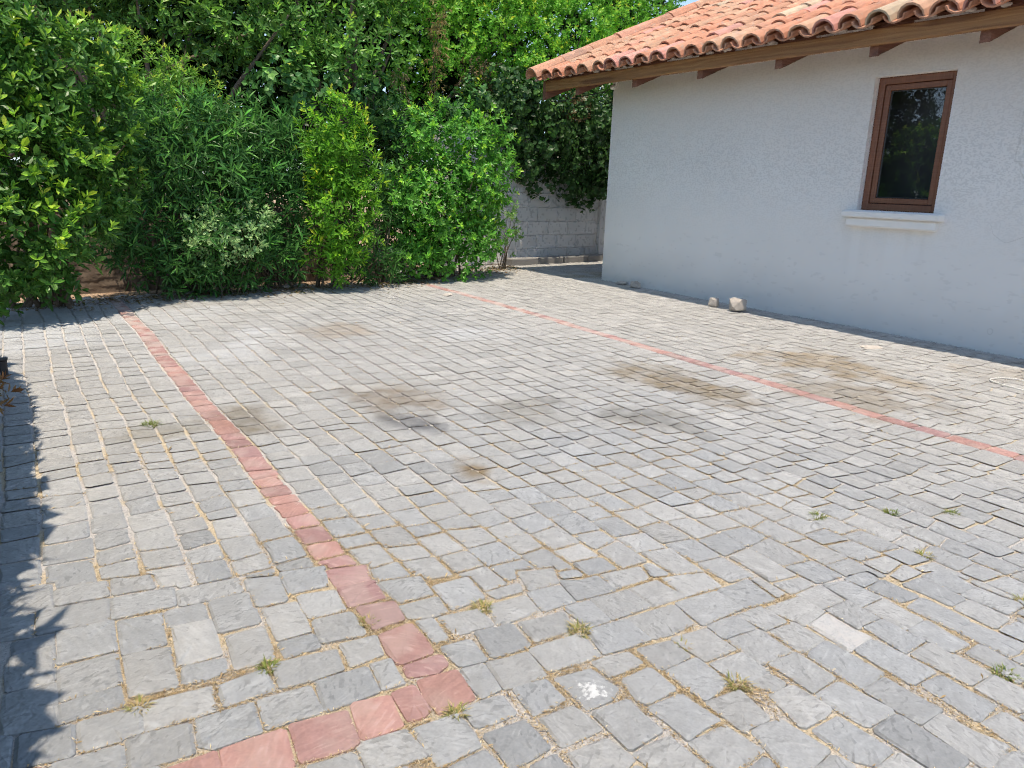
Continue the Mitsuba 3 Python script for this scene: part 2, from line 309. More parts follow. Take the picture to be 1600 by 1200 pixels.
# ------------------------------------------------------------------ paving
TRACED = "g-14,2153 -12,2014 -153,2031 -155,2167;g108,2010 112,2006 -14,2019 -15,2111 113,2100;g107,1999 95,1887 99,1885 -59,1902 -53,2013 -59,2014 -58,2021;g-153,2035 -57,2016 -65,1904 -58,1904 -58,1895 -152,1919;g257,1978 246,1880 94,1886 97,1887 105,1995;g215,1994 111,2008 116,2098 111,2098 111,2103 213,2079;g407,1864 243,1869 244,1882 248,1882 254,1961 413,1949;g-16,1892 -21,1892 -21,1838 -106,1836 -109,1898;g99,1741 -24,1750 -18,1891 -22,1893 105,1886;g197,1714 101,1716 107,1871 209,1864;g301,1775 207,1786 210,1870 308,1864;g415,1859 407,1775 414,1774 408,1698 304,1699 313,1864;g215,1782 307,1776 297,1610 199,1612;g102,1718 202,1705 193,1538 95,1550;g93,1606 -30,1607 -25,1739 98,1737;g-114,1837 -21,1839 -27,1690 -119,1697;g293,1539 236,1532 196,1544 205,1608 300,1600;g394,1533 304,1538 316,1686 410,1686;g89,1530 -33,1532 -30,1602 88,1602;g-117,1692 -25,1692 -31,1527 -126,1549 -121,1699 -117,1698;g243,1421 108,1427 118,1522 252,1510;g108,1424 76,1428 75,1422 -4,1426 -2,1526 117,1517;g368,1426 255,1424 258,1503 363,1517;g-8,1427 -2,1427 -3,1419 -107,1440 -102,1537 -106,1543 -33,1524 -33,1529 -1,1522;g183,1316 68,1327 74,1424 107,1425 193,1415;g314,1415 307,1316 311,1316 311,1311 213,1310 188,1336 198,1417;g-58,1425 72,1414 62,1279 -62,1321 -54,1320 -53,1417 -58,1420;r214,1236 109,1238 118,1306 219,1309;r332,1186 208,1207 222,1310 348,1304;g-147,1562 -105,1540 -111,1442 -115,1443 -115,1438 -146,1442;r-57,1421 -61,1322 -52,1318 -122,1340 -117,1440 -103,1440;g119,1304 114,1304 104,1240 111,1239 110,1236 56,1241 66,1328 121,1321;r720,1760 620,1767 623,1850 630,1876 740,1849;r726,1741 720,1742 723,1717 716,1653 613,1656 620,1765 728,1759;r716,1536 627,1531 627,1653 730,1630;r725,1434 716,1378 622,1372 618,1433 630,1510 721,1521;r724,1323 691,1306 621,1324 627,1368 728,1369;r727,1235 717,1190 625,1183 622,1250 634,1309 732,1301;r619,1202 595,1191 561,1196 568,1299 625,1298;r551,1186 460,1193 481,1310 569,1296;r459,1189 448,1188 447,1181 340,1192 353,1311 472,1294;g631,1875 626,1876 625,1850 610,1787 502,1795 509,1921 636,1897;g494,1764 413,1773 420,1857 413,1858 421,1931 508,1905;g607,1648 509,1655 516,1782 618,1761;g500,1598 415,1602 421,1764 511,1754;g611,1523 498,1540 511,1646 615,1639;g505,1592 498,1524 411,1525 412,1597;g613,1430 527,1422 535,1524 630,1513;g514,1417 370,1424 378,1522 526,1506;g555,1311 427,1307 441,1417 565,1411;g621,1411 612,1309 556,1313 568,1416;g429,1310 310,1314 319,1417 434,1411;g834,1610 733,1615 722,1717 725,1743 845,1718;g942,1527 835,1517 842,1650 956,1647;g825,1517 779,1510 780,1514 766,1515 722,1537 725,1605 838,1598;g732,1521 781,1512 771,1404 730,1412;g898,1404 837,1413 836,1408 789,1417 786,1513 903,1493;g810,1288 738,1300 732,1396 818,1387;g781,1187 723,1182 734,1297 796,1287;g769,1103 668,1109 673,1177 772,1176;g900,1398 941,1400 927,1286 817,1292 835,1410 902,1405;g1046,1495 1033,1405 938,1399 900,1404 923,1499;g1050,1508 965,1508 952,1553 1065,1552;g660,1061 557,1052 558,1177 665,1171;g551,1182 559,1089 438,1098 446,1183 457,1183 458,1190;g438,1089 340,1112 346,1182 439,1174;g910,1278 897,1177 782,1182 798,1291;g773,990 670,979 670,1091 773,1085;g663,972 579,970 567,1046 659,1053;g1196,1575 1163,1498 1059,1501 1089,1610;g1143,1395 1030,1398 1032,1407 1036,1407 1051,1500 1158,1489;g1277,1477 1275,1387 1143,1398 1164,1506;g1303,1278 1165,1279 1179,1391 1303,1378;g1178,1388 1168,1280 1090,1281 1089,1391;g1061,1295 940,1295 949,1390 1088,1377;g1047,1173 903,1184 909,1284 1064,1274;g1204,1269 1196,1163 1052,1175 1075,1278;g1408,1379 1419,1269 1302,1272 1304,1381;g1396,1388 1273,1392 1284,1479 1425,1460;g1546,1259 1414,1269 1427,1380 1560,1340;g1343,1164 1258,1156 1199,1163 1202,1271 1362,1261;g1513,1251 1510,1148 1347,1146 1363,1264;g1621,1135 1508,1147 1511,1255 1641,1255;g1116,1103 1010,1099 1005,1168 1111,1159;w1004,1061 968,1039 899,1039 897,1163 995,1152;g1115,994 1017,989 1007,1011 1025,1083 1118,1090;g1237,1142 1233,1067 1125,1062 1134,1160;g1352,1134 1346,1077 1349,1077 1347,1031 1241,1035 1235,1147;g1229,947 1135,934 1132,1060 1238,1062;g1464,1139 1463,1067 1348,1076 1355,1143;g1558,1124 1551,1124 1557,1102 1554,1048 1469,1050 1462,1140 1558,1137;g1468,1066 1460,959 1346,960 1354,1075;g1346,932 1272,930 1241,956 1240,1026 1349,1020;g893,979 785,980 793,1073 884,1072;g995,912 895,903 899,1034 999,1029;g1123,876 1014,866 1010,986 1111,982;g1216,827 1186,825 1151,830 1148,823 1131,822 1128,936 1235,930;g884,961 895,883 823,859 774,888 784,963;g999,798 900,794 893,899 995,897;g1130,771 1001,760 1010,866 1118,867;g768,894 681,923 708,975 770,976;g881,1089 790,1081 800,1181 887,1172;g1339,934 1349,886 1309,880 1291,881 1260,931;g1688,1030 1577,1013 1573,1048 1568,1048 1555,1102 1556,1126 1687,1120;g1801,1129 1781,1041 1691,1042 1687,1037 1686,1129;g1887,992 1885,997 1787,996 1797,1106 1803,1127 1800,1131 1884,1107;g1974,1060 1892,1056 1892,1050 1884,1118 1992,1113;g1894,1051 1987,1062 1990,947 1906,956 1891,1057;g1792,1042 1783,936 1705,943 1704,936 1683,936 1689,1039 1778,1038 1779,1042;g1880,877 1787,874 1787,992 1885,993 1887,999;l1681,1028 1686,897 1574,886 1586,1016;g1785,875 1789,876 1790,813 1788,820 1695,815 1695,808 1685,808 1703,938 1786,937;g1476,1049 1552,1042 1552,1049 1569,1049 1574,1028 1574,949 1473,942 1473,937 1467,937;g1576,794 1472,786 1471,939 1572,950;g1687,736 1582,736 1589,889 1680,896;g1458,841 1362,833 1363,959 1460,957;g1790,821 1787,760 1793,760 1797,666 1699,668 1693,810 1789,815;g1871,754 1791,759 1792,874 1889,876;g1989,811 1897,810 1897,939 1993,949;g2101,1013 2092,875 2010,877 2002,1016;g2185,897 2100,902 2098,1014 2207,1015;g2011,875 2090,873 2090,876 2096,876 2089,764 1997,756 2006,879;g2101,900 2184,900 2195,776 2103,775 2094,904;g1997,684 1939,675 1897,681 1897,809 1980,810;g1880,618 1801,615 1818,745 1894,747;g1700,663 1794,666 1795,591 1768,550 1692,567 1696,669 1700,669;g1272,884 1353,880 1359,780 1319,770 1242,770;g1470,704 1365,705 1360,831 1455,835;g1468,788 1559,788 1563,654 1472,654 1469,649;g1684,602 1583,594 1600,732 1685,728;g1244,699 1237,698 1236,702 1160,689 1115,720 1147,824 1186,827 1237,817;g1354,639 1278,633 1254,664 1256,764 1349,761;g1466,704 1460,546 1385,541 1364,575 1366,700;g1570,515 1569,522 1454,512 1471,654 1471,651 1550,655 1574,515;g1668,507 1575,501 1586,595 1675,589;g1168,634 1166,691 1238,699 1251,651;g1362,575 1274,572 1278,634 1357,633;g2089,687 2000,682 1996,753 2086,750;g1460,461 1474,514 1571,517 1578,468"
PAVE = Polygon([(-.34, -1.2), (5.86, -1.2), (5.86, 7.07), (9.6, 7.07), (9.6, 9.52), (5.8, 8.93), (3.9, 8.62), (3.7, 7.8), (.7, 7.42), (-.34, 7.25)])
k_pave = put('pavement', (lambda v, f: (v, f))(*(lambda m: (np.array(m.vertices) + [0, 0, -0.0068], np.array(m.faces)))(
    trimesh.Trimesh(*(lambda t: (np.hstack([t[0], np.zeros((len(t[0]), 1))]), t[1]))(trimesh.creation.triangulate_polygon(PAVE, engine='earcut')), process=False))),
    'm_joint', label='parking court paved in small grey stones with sandy, grass-filled joints and red dividing lines', kind='structure')

def warp_x(x, y):
    """The setting-out lines wander a little."""
    e = np.interp(y, [0.9, 1.35, 2.3, 3.8, 5.0, 7.6], [-.13, -.11, -.075, -.035, .03, .04])
    return x + e * np.clip((x - 0.9) / 2.7, 0, 1) + 0.006 * np.sin(y * 2.3 + x * 1.7) + 0.004 * np.sin(y * 5.1 + x * 7.0)

traced = []
for s in TRACED.split(';'):
    P = Polygon([tuple(int(q) / 1000 for q in t.split(',')) for t in s[1:].split()])
    traced.append((s[0], P))
t_union = unary_union([P.buffer(.012, join_style=2) for _, P in traced]).buffer(-.006)
t_red_left = [P for k, P in traced if k == 'r']

def back_limit(x):
    return 7.29 + 0.137 * (x - .8)

cells = []      # (kind, polygon)
def column(x0, x1, y0, y1, lo, hi, kind='g', tilt=0.0):
    y = y0 + rng.uniform(-hi, 0)
    g = 0.0045 if y1 < 7.3 and x0 < .7 else .0036
    skew = 0.0
    while y < y1:
        L = rng.uniform(lo, hi)
        if rng.random() < 0.12: L *= 0.68
        if rng.random() < 0.10: L *= 1.3
        gx = g * rng.uniform(.7, 1.5)
        gy = g * rng.uniform(.5, 1.5)
        sk2 = rng.normal(0, 0.006)
        q = [(x0 + gx, y + gy + skew), (x1 - gx, y + gy - skew), (x1 - gx, y + L - gy - sk2), (x0 + gx, y + L - gy + sk2)]
        q = [(warp_x(a, b) + rng.normal(0, .0022), b) for a, b in q]
        cells.append((kind, Polygon(q)))
        skew = sk2
        y += L

JA = [-.345, -.235, -.13, -.024, .102, .203, .312, .411, .514, .62]
for a, b in zip(JA[:-1], JA[1:]):
    column(a, b, -.6, back_limit(a) - .01, .095, .155)
column(.621, .721, 1.9, back_limit(.67) - .06, .085, .125, 'r')
xs = .721
while xs < 3.5:
    w = min(rng.normal(.112, .007), 3.6)
    if xs + w > 3.5: w = 3.585 - xs
    column(xs, xs + w, -.6, back_limit(xs) - .095, .092, .150)
    xs += w
column(3.582, 3.684, -.6, 7.72, .12, .19, 'r')
xs = 3.677
while xs < 9.6:
    w = rng.normal(.112, .010)
    column(xs, xs + w, -.9, 8.62 + .15 * (xs - 3.9) + .12, .105, .175)
    xs += w
# red row along the back edge
xs = .73
while xs < 3.64:
    w = rng.uniform(.10, .16)
    y = back_limit(xs) - .085
    cells.append(('r', Polygon([(xs + .005, y), (xs + w - .005, y + .137 * w), (xs + w - .005, y + .137 * w + .08), (xs + .005, y + .08)])))
    xs += w

stones = [(k, P) for k, P in traced]
pave_in = PAVE.buffer(-.004)
for k, P in cells:
    if not P.is_valid: continue
    c = P.centroid
    if c.x < -.35 or c.y < -.6: continue
    ang = (c.x * CAM_FWD[0] + c.y * CAM_FWD[1])
    if ang < .2: continue
    A = P.area
    if P.intersects(t_union):
        P = P.difference(t_union)
        if P.geom_type != 'Polygon':
            if P.is_empty: continue
            P = max(P.geoms, key=lambda g: g.area)
        if P.area < .0011 or P.buffer(-.014).is_empty: continue
    if not pave_in.contains(P):
        P = P.intersection(pave_in)
        if P.is_empty or P.geom_type != 'Polygon' or P.area < .3 * A: continue
    stones.append((k, P))

def outline(P, n, r, jit):
    """n points round the polygon with its corners cut, a little uneven."""
    Q = P.buffer(-r, join_style=2)
    Q = P if Q.is_empty or Q.geom_type != 'Polygon' else Q.buffer(r, quad_segs=1)
    if Q.geom_type != 'Polygon': Q = P
    c = np.array(Q.exterior.coords)[:-1]
    if not Q.exterior.is_ccw: c = c[::-1]
    while len(c) > n:           # drop the shortest edge
        L = np.linalg.norm(np.roll(c, -1, 0) - c, axis=1)
        i = int(np.argmin(L)); j = (i + 1) % len(c)
        c[i] = (c[i] + c[j]) / 2
        c = np.delete(c, j, 0)
    while len(c) < n:           # split the longest
        L = np.linalg.norm(np.roll(c, -1, 0) - c, axis=1)
        i = int(np.argmax(L)); j = (i + 1) % len(c)
        c = np.insert(c, i + 1, (c[i] + c[j]) / 2 + rng.normal(0, jit, 2), 0)
    return c

def stone_mesh(P, n=10, sides=True, lift=0.0):
    o = outline(P, n, rng.uniform(.004, .010), .0026)
    cen = o.mean(0)
    tilt = rng.normal(0, .0045 if sides else .0040, 2)
    d = o - cen
    L = np.linalg.norm(d, axis=1, keepdims=True)
    inner = cen + d * np.clip(1 - .0095 / np.maximum(L, .02), .5, 1)
    z_of = lambda q: ((q - cen) @ tilt)[:, None] + lift
    rings = [np.hstack([o, z_of(o) - (.0032 if sides else .0022) + rng.normal(0, .0008 if sides else .0004, (n, 1))]), np.hstack([inner, z_of(inner) + rng.normal(0, .0011, (n, 1))])]
    if sides: rings.insert(0, np.hstack([o + d / np.maximum(L, .02) * .002, np.full((n, 1), -.02)]))
    v = np.vstack(rings + [[[cen[0], cen[1], lift + rng.uniform(.0005, .0035)]]])
    i = np.arange(n); j = (i + 1) % n
    f = []
    for k in range(len(rings) - 1):
        a, b = k * n, (k + 1) * n
        f += [np.stack([a + i, a + j, b + j], 1), np.stack([a + i, b + j, b + i], 1)]
    b = (len(rings) - 1) * n
    f.append(np.stack([b + i, b + j, np.full(n, len(v) - 1)], 1))
    return v, np.vstack(f)

def in_view(x, y, m=1.0):
    d = np.array([x, y, -CAM_H])
    r = np.cross(CAM_FWD, CAM_UP)
    z = d @ CAM_FWD
    return z > .2 and abs(d @ r) < z * .674 * m + .08 and abs(d @ CAM_UP) < z * .506 * m + .08

order = []
for i, (k, P) in enumerate(stones):
    c = P.centroid
    d2 = c.x ** 2 + c.y ** 2 + CAM_H ** 2
    order.append((0 if in_view(c.x, c.y) else 1, -P.area / d2 ** 1.5, i))
order.sort()
left = {'g': 300, 'r': 300}
rest = {'g': [], 'r': []}
for _, _, i in order:
    k, P = stones[i]
    kk = 'r' if k == 'r' else 'g'
    tone, seed = float(np.clip(rng.normal(.5, .22), 0, 1)), float(rng.random())
    if k == 'l': tone = 1.6
    if k == 'w': tone, seed = .45, .35
    dist = math.hypot(P.centroid.x, P.centroid.y)
    lift = float(rng.normal(0, 0.0007 if dist < 2.2 else .0006))
    if left[kk] > 0:
        left[kk] -= 1
        v, f = stone_mesh(P, 10, True, lift)
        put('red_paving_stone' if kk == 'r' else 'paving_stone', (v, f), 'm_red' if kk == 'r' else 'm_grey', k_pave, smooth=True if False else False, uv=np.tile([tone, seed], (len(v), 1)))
    else:
        v, f = stone_mesh(P, 8, False, lift)
        rest[kk].append((v, f, tone, seed))
for kk, nm in (('g', 'distant_paving_stones'), ('r', 'distant_red_stones')):
    if rest[kk]:
        v, f = merge([(a, b) for a, b, _, _ in rest[kk]])
        uv = np.vstack([np.tile([t, s], (len(a), 1)) for a, _, t, s in rest[kk]])
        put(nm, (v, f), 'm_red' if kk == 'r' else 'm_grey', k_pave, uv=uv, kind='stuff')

# ------------------------------------------------------------------ dry grass and crumbs in the joints
allP = [P for _, P in stones]
tree_all = STRtree(allP)
def in_joint(pts, margin=.0015):
    hit = tree_all.query(shapely.points(pts), predicate='intersects')
    ok = np.ones(len(pts), bool)
    ok[hit[0]] = False
    return ok

def litter(n, xr, yr, dens, size, zlift, col):
    p = np.stack([rng.uniform(*xr, n), rng.uniform(*yr, n)], 1)
    d = dens(p)
    p = p[rng.random(n) < d]
    p = p[in_joint(p)]
    m = len(p)
    a = rng.uniform(0, 2 * np.pi, m)
    el = np.abs(rng.normal(0, .24, m))
    L = size * rng.lognormal(0, .45, m)
    dirv = np.stack([np.cos(a) * np.cos(el), np.sin(a) * np.cos(el), np.sin(el)], 1)
    side = np.stack([-np.sin(a), np.cos(a), rng.normal(0, .5, m)], 1) * (L * rng.uniform(.05, .11, m) + .0004)[:, None]
    o = np.hstack([p, (-.0064 + rng.uniform(0, zlift, m))[:, None]])
    q = o + dirv * L[:, None]
    mid = o + dirv * (L * .5)[:, None] + np.array([0, 0, 1]) * (L * .08)[:, None]
    v = np.stack([o, mid - side, q, mid + side], 1).reshape(-1, 3)
    b = np.arange(m)[:, None] * 4
    f = np.vstack([b + [0, 1, 2], b + [0, 2, 3]])
    c = np.array(col)[rng.integers(0, len(col), m)] * rng.uniform(.75, 1.25, (m, 1))
    return v, f, np.repeat(c, 4, 0)

def patch(p, s, lo, hi, seed):
    nse = meshkit.fbm(np.hstack([p * s, np.zeros((len(p), 1))]), 3, seed)
    t = np.clip((nse - lo) / (hi - lo), 0, 1)
    return t * t * (3 - 2 * t)

straw_cols = [(.58, .45, .26), (.50, .37, .20), (.66, .55, .38), (.40, .29, .16), (.58, .50, .38), (.33, .25, .15)]
def dens_near(p):
    d = patch(p, 5.5, .40, .62, 3)
    hot = np.exp(-((p[:, 0] - .75) / .75) ** 2 - ((p[:, 1] - 1.3) / .8) ** 2)
    return np.clip(.10 + d * (.35 + .9 * hot) + .25 * hot, 0, 1)
def dens_far(p):
    return np.clip(patch(p, 4.0, .48, .66, 5) * .8 * np.exp(-np.maximum(p[:, 1] - 2.5, 0) / 1.6) * np.exp(-np.maximum(p[:, 0] - 2.2, 0) / 1.2), 0, 1)
L1 = litter(800000, (-.1, 2.4), (.4, 2.2), dens_near, .0052, .006, straw_cols)
L2 = litter(560000, (-.1, 4.5), (1.8, 5.5), dens_far, .0075, .006, straw_cols)
v, f = merge([L1[:2], L2[:2]])
put('dry_grass', (v, f), 'm_straw', smooth=False, color=np.vstack([L1[2], L2[2]]), label='short straw coloured dry grass and chaff lying in the joints between paving stones', cat='grass', kind='stuff')

def grass_tuft(name, x, y, r, n, cols, hgt, label):
    a = rng.uniform(0, 2 * np.pi, n)
    rr = r * np.sqrt(rng.random(n)) * .5
    o = np.stack([x + rr * np.cos(a), y + rr * np.sin(a), np.full(n, -.007)], 1)
    el = rng.uniform(.25, 1.3, n)
    L = hgt * rng.uniform(.5, 1.2, n)
    a2 = a + rng.normal(0, .7, n)
    d1 = np.stack([np.cos(a2) * np.cos(el), np.sin(a2) * np.cos(el), np.sin(el)], 1)
    el2 = el - rng.uniform(.3, 1.0, n)
    d2 = np.stack([np.cos(a2) * np.cos(el2), np.sin(a2) * np.cos(el2), np.sin(el2)], 1)
    s = np.stack([-np.sin(a2), np.cos(a2), np.zeros(n)], 1) * (.0007 + .0008 * rng.random(n))[:, None]
    m = o + d1 * (L * .55)[:, None]
    q = m + d2 * (L * .5)[:, None]
    v = np.stack([o - s, o + s, m - s, m + s, q], 1).reshape(-1, 3)
    b = np.arange(n)[:, None] * 5
    f = np.vstack([b + [0, 1, 3], b + [0, 3, 2], b + [2, 3, 4]])
    c = np.array(cols)[rng.integers(0, len(cols), n)] * rng.uniform(.75, 1.25, (n, 1))
    put(name, (v, f), 'm_straw', color=np.repeat(c, 5, 0), label=label, cat='grass tuft')

GREEN = [(.16, .22, .05), (.22, .27, .07), (.30, .30, .10)]
MIXED = [(.34, .33, .12), (.45, .37, .16), (.24, .27, .08), (.52, .41, .2)]
for x, y, r, n, cols, h, lab in [
    (.41, 3.45, .06, 70, GREEN, .036, 'flat bright green weed growing left of the red line at the far left'),
    (1.24, .94, .045, 70, MIXED, .026, 'straw green grass tuft right of the white splashed stone'),
    (.37, 1.51, .03, 40, GREEN, .028, 'small green sprig left of the corner of the red line'),
    (.11, 1.51, .03, 40, MIXED, .028, 'yellow green sprig at the lower left below the big grey stones'),
    (.66, 1.17, .035, 50, MIXED, .026, 'grass tuft touching the near corner of the red line'),
    (1.06, 1.28, .045, 60, MIXED, .03, 'dry green tuft above and left of the white splashed stone'),
    (.91, 1.49, .045, 55, MIXED, .026, 'grass tuft right of the red line, level with its darkest stone'),
    (1.24, 1.11, .03, 30, MIXED, .02, 'tiny grass tuft between pale stones, above the straw green tuft'),
    (2.19, 1.42, .04, 60, GREEN, .03, 'leftmost of three green tufts in a row at the right'),
    (2.45, 1.32, .035, 50, GREEN, .028, 'middle one of three green tufts in a row at the right'),
    (2.64, 1.21, .035, 50, GREEN, .028, 'rightmost of three green tufts in a row at the right'),
    (2.24, 1.08, .035, 50, MIXED, .025, 'grass tuft below the row of three green tufts at the right'),
    (1.81, .65, .04, 60, GREEN, .026, 'green tuft at the lower right corner of the paving'),
    (2.21, .79, .03, 40, MIXED, .024, 'dry grass tuft at the right edge of the picture'),
    (.63, 1.57, .04, 50, MIXED, .022, 'dry tuft squeezed against the left side of the red line')]:
    grass_tuft('grass_tuft', x, y, r, int(n * 1.7), cols, h, lab)

n_ = 2600
px_ = rng.uniform(-.2, 5.6, n_)
py_ = np.where(px_ < 3.7, back_limit(px_), 7.8 + .45 * (px_ - 3.7)) + rng.normal(-.02, .13, n_) - rng.exponential(.10, n_)
a_ = rng.uniform(0, 6.28, n_)
L_ = rng.uniform(.018, .055, n_)
o_ = np.stack([px_, py_, np.full(n_, .006)], 1)
d_ = np.stack([np.cos(a_), np.sin(a_), rng.normal(0, .12, n_)], 1) * L_[:, None]
s_ = np.stack([-np.sin(a_), np.cos(a_), rng.normal(0, .25, n_)], 1) * (L_ * rng.uniform(.12, .28, n_))[:, None]
v = np.stack([o_, o_ + d_ * .45 + s_ + [0, 0, .004], o_ + d_, o_ + d_ * .45 - s_ + [0, 0, .004]], 1).reshape(-1, 3)
b_ = np.arange(n_)[:, None] * 4
c_ = np.array([(.30, .20, .10), (.22, .14, .08), (.40, .30, .15), (.16, .17, .06), (.34, .26, .17)])[rng.integers(0, 5, n_)]
put('fallen_leaves', (v, np.vstack([b_ + [0, 1, 2], b_ + [0, 2, 3]])), 'm_straw', color=np.repeat(c_, 4, 0), label='dry fallen leaves scattered along the foot of the hedge', cat='leaf litter', kind='stuff')

# ------------------------------------------------------------------ the house
XW, YC = 5.86, 7.07                         # wall face, gable corner
SL = 0.42                                    # roof slope
XE, ZE = 5.345, 2.262                        # eave line under the tiles
YV = 7.995
YB = 7.77                                    # verge
XR = XE + 3.4
zr = lambda x: ZE + SL * (x - XE)
house = thing('house', 'white stucco house with clay tile roof, brown eave timbers and one brown window', 'house')

# wall with the window opening, as one mesh: front face subdivided round the hole
WY0, WY1, WZ0, WZ1 = 3.222, 3.862, .955, 1.975
def quad_box(x0, x1, y0, y1, z0, z1):
    return trimesh.creation.box(bounds=[[x0, y0, z0], [x1, y1, z1]])
XB = 11.6
import manifold3d as m3
def man(m):
    return m3.Manifold(m3.Mesh(np.asarray(m.vertices, np.float32), np.asarray(m.faces, np.uint32)))
def man_box(b0, b1):
    return m3.Manifold.cube([b1[i] - b0[i] for i in range(3)]).translate(list(b0))
zt = lambda x: zr(x) - .075
prof = [(XW, -.05), (XB, -.05), (XB, zt(XW)), (XR, zt(XR)), (XW, zt(XW))]
solid = m3.CrossSection([prof]).extrude(YC + 4.0)       # profile in (x,z), extruded along its z
solid = solid.transform(np.array([[1, 0, 0, 0], [0, 0, -1, YC], [0, 1, 0, 0]], float))
inner = man_box((XW + .2, -3.8, -.02), (XB - .2, YC - .2, zt(XW) - .02))
solid = solid - inner - man_box((XW - .1, WY0, WZ0), (XW + .3, WY1, WZ1))
ms = solid.to_mesh()
wall_mesh = trimesh.Trimesh(ms.vert_properties[:, :3], ms.tri_verts, process=False)
put('wall', wall_mesh, 'm_stucco', house, smooth=20)

# window
win = thing(house + '__window')
def frame_ring(y0, y1, z0, z1, w, x0, x1):
    """Four mitred-looking members butted end to end."""
    return [bevel_box(x0, x1, y0, y0 + w, z0, z1, .004), bevel_box(x0, x1, y1 - w, y1, z0, z1, .004),
            bevel_box(x0, x1, y0 + w, y1 - w, z0, z0 + w, .004), bevel_box(x0, x1, y0 + w, y1 - w, z1 - w, z1, .004)]
XF = XW + .055
put('frame', cat_m(frame_ring(WY0 + .002, WY1 - .002, WZ0 + .002, WZ1 - .002, .052, XF, XF + .06)), 'm_frame', win)
put('sash', cat_m(frame_ring(WY0 + .058, WY1 - .058, WZ0 + .058, WZ1 - .058, .042, XF + .013, XF + .053)), 'm_frame', win)
put('bead', cat_m(frame_ring(WY0 + .1005, WY1 - .1005, WZ0 + .1005, WZ1 - .1005, .008, XF + .026, XF + .046)), 'm_wire', win)
gy0, gy1, gz0, gz1 = WY0 + .101, WY1 - .101, WZ0 + .101, WZ1 - .101
put('pane', (np.array([[XF + .036, gy0, gz0], [XF + .036, gy1, gz0], [XF + .036, gy1, gz1], [XF + .036, gy0, gz1]]), np.array([[0, 2, 1], [0, 3, 2]])), 'm_glass', win)
for s in (.30, .70):
    put('drain_cap', bevel_box(XF - .004, XF + .002, WY0 + (WY1 - WY0) * s - .012, WY0 + (WY1 - WY0) * s + .012, WZ0 + .012, WZ0 + .020, .002), 'm_frame', win)
sill = cat_m([bevel_box(XW - .085, XW + .056, WY0 - .09, WY1 + .085, WZ0 - .058, WZ0 - .006, .008),
              bevel_box(XW - .060, XW + .01, WY0 - .055, WY1 + .05, WZ0 - .132, WZ0 - .060, .012)])
put('sill', sill, 'm_sill', win, label='white moulded sill under the brown window')
put('blind', quad_box(XW + .35, XW + .36, WY0 - .3, WY1 + .3, .3, 2.1), 'm_room', win)

# eave timbers
put('eave_beam', bevel_box(XE + .065, XE + .115, -3.9, YB, ZE - .132, ZE - .022, .006), 'm_beam', house, label='long varnished timber along the eave under the roof tiles')
ang = math.atan(SL)
def sloped(x0, x1, y0, y1, ztop0, h, cut=True):
    """A timber running up the roof slope, its lower end cut plumb."""
    p = [(x0, ztop0), (x1, ztop0 + SL * (x1 - x0)), (x1, ztop0 + SL * (x1 - x0) - h), (x0, ztop0 - h)]
    v = np.array([(a, y, b) for y in (y0, y1) for a, b in p])
    f = np.array([[0, 1, 2], [0, 2, 3], [4, 6, 5], [4, 7, 6], [0, 5, 1], [0, 4, 5], [1, 6, 2], [1, 5, 6], [2, 7, 3], [2, 6, 7], [3, 4, 0], [3, 7, 4]])
    return trimesh.Trimesh(v, f, process=False)
for y in (-.55, .30, 1.15, 2.0, 2.86, 3.645, 4.495, 5.37, 6.27):
    put('rafter', sloped(XE + .117, XW + .25, y - .034, y + .034, ZE - .048 + SL * .117, .205), 'm_rafter', house)
for y in (7.22,):
    put('rafter', sloped(XE + .117, XR - .1, y - .030, y + .030, ZE - .048 + SL * .117, .212), 'm_rafter', house)
put('barge_beam', sloped(XE + .07, XR - .05, YB + .002, YB + .052, ZE - .050 + SL * .07, .21), 'm_rafter', house, label='reddish timber closing the gable end under the verge tiles')
lam = put('corner_lamp', cat_m([xf(trimesh.creation.icosphere(2, .034), np.diag([1, 1, .8, 1.])).apply_translation([XW - .045, 7.03, 2.15]),
                                bevel_box(XW - .03, XW - .001, 7.00, 7.06, 2.16, 2.24, .006)]), 'm_plastic', house, smooth=40, label='small white lamp at the top corner of the wall')
put('cable', tube([(XW - .02, 7.04, 2.15), (XW, 7.3, 2.12), (XW + .1, 8.0, 2.11), (XW + .4, 9.0, 2.12)], .005, 5), 'm_wire', house)

# roof: boards under the tiles, tiles, verge caps
def roof_deck():
    p = [(XE + .118, zr(XE + .118) - .026), (XR, zr(XR) - .026), (2 * XR - XE, zr(XE) - .026), (2 * XR - XE, zr(XE) - .046), (XR, zr(XR) - .046), (XE + .118, zr(XE + .118) - .046)]
    return m3.CrossSection([p[::-1]]).extrude(YV - .30 + 4.1).transform(np.array([[1, 0, 0, 0], [0, 0, -1, YV - .30], [0, 1, 0, 0]], float))
md = roof_deck().to_mesh()
roof = put('roof', trimesh.Trimesh(md.vert_properties[:, :3], md.tri_verts, process=False), 'm_rafter', house)

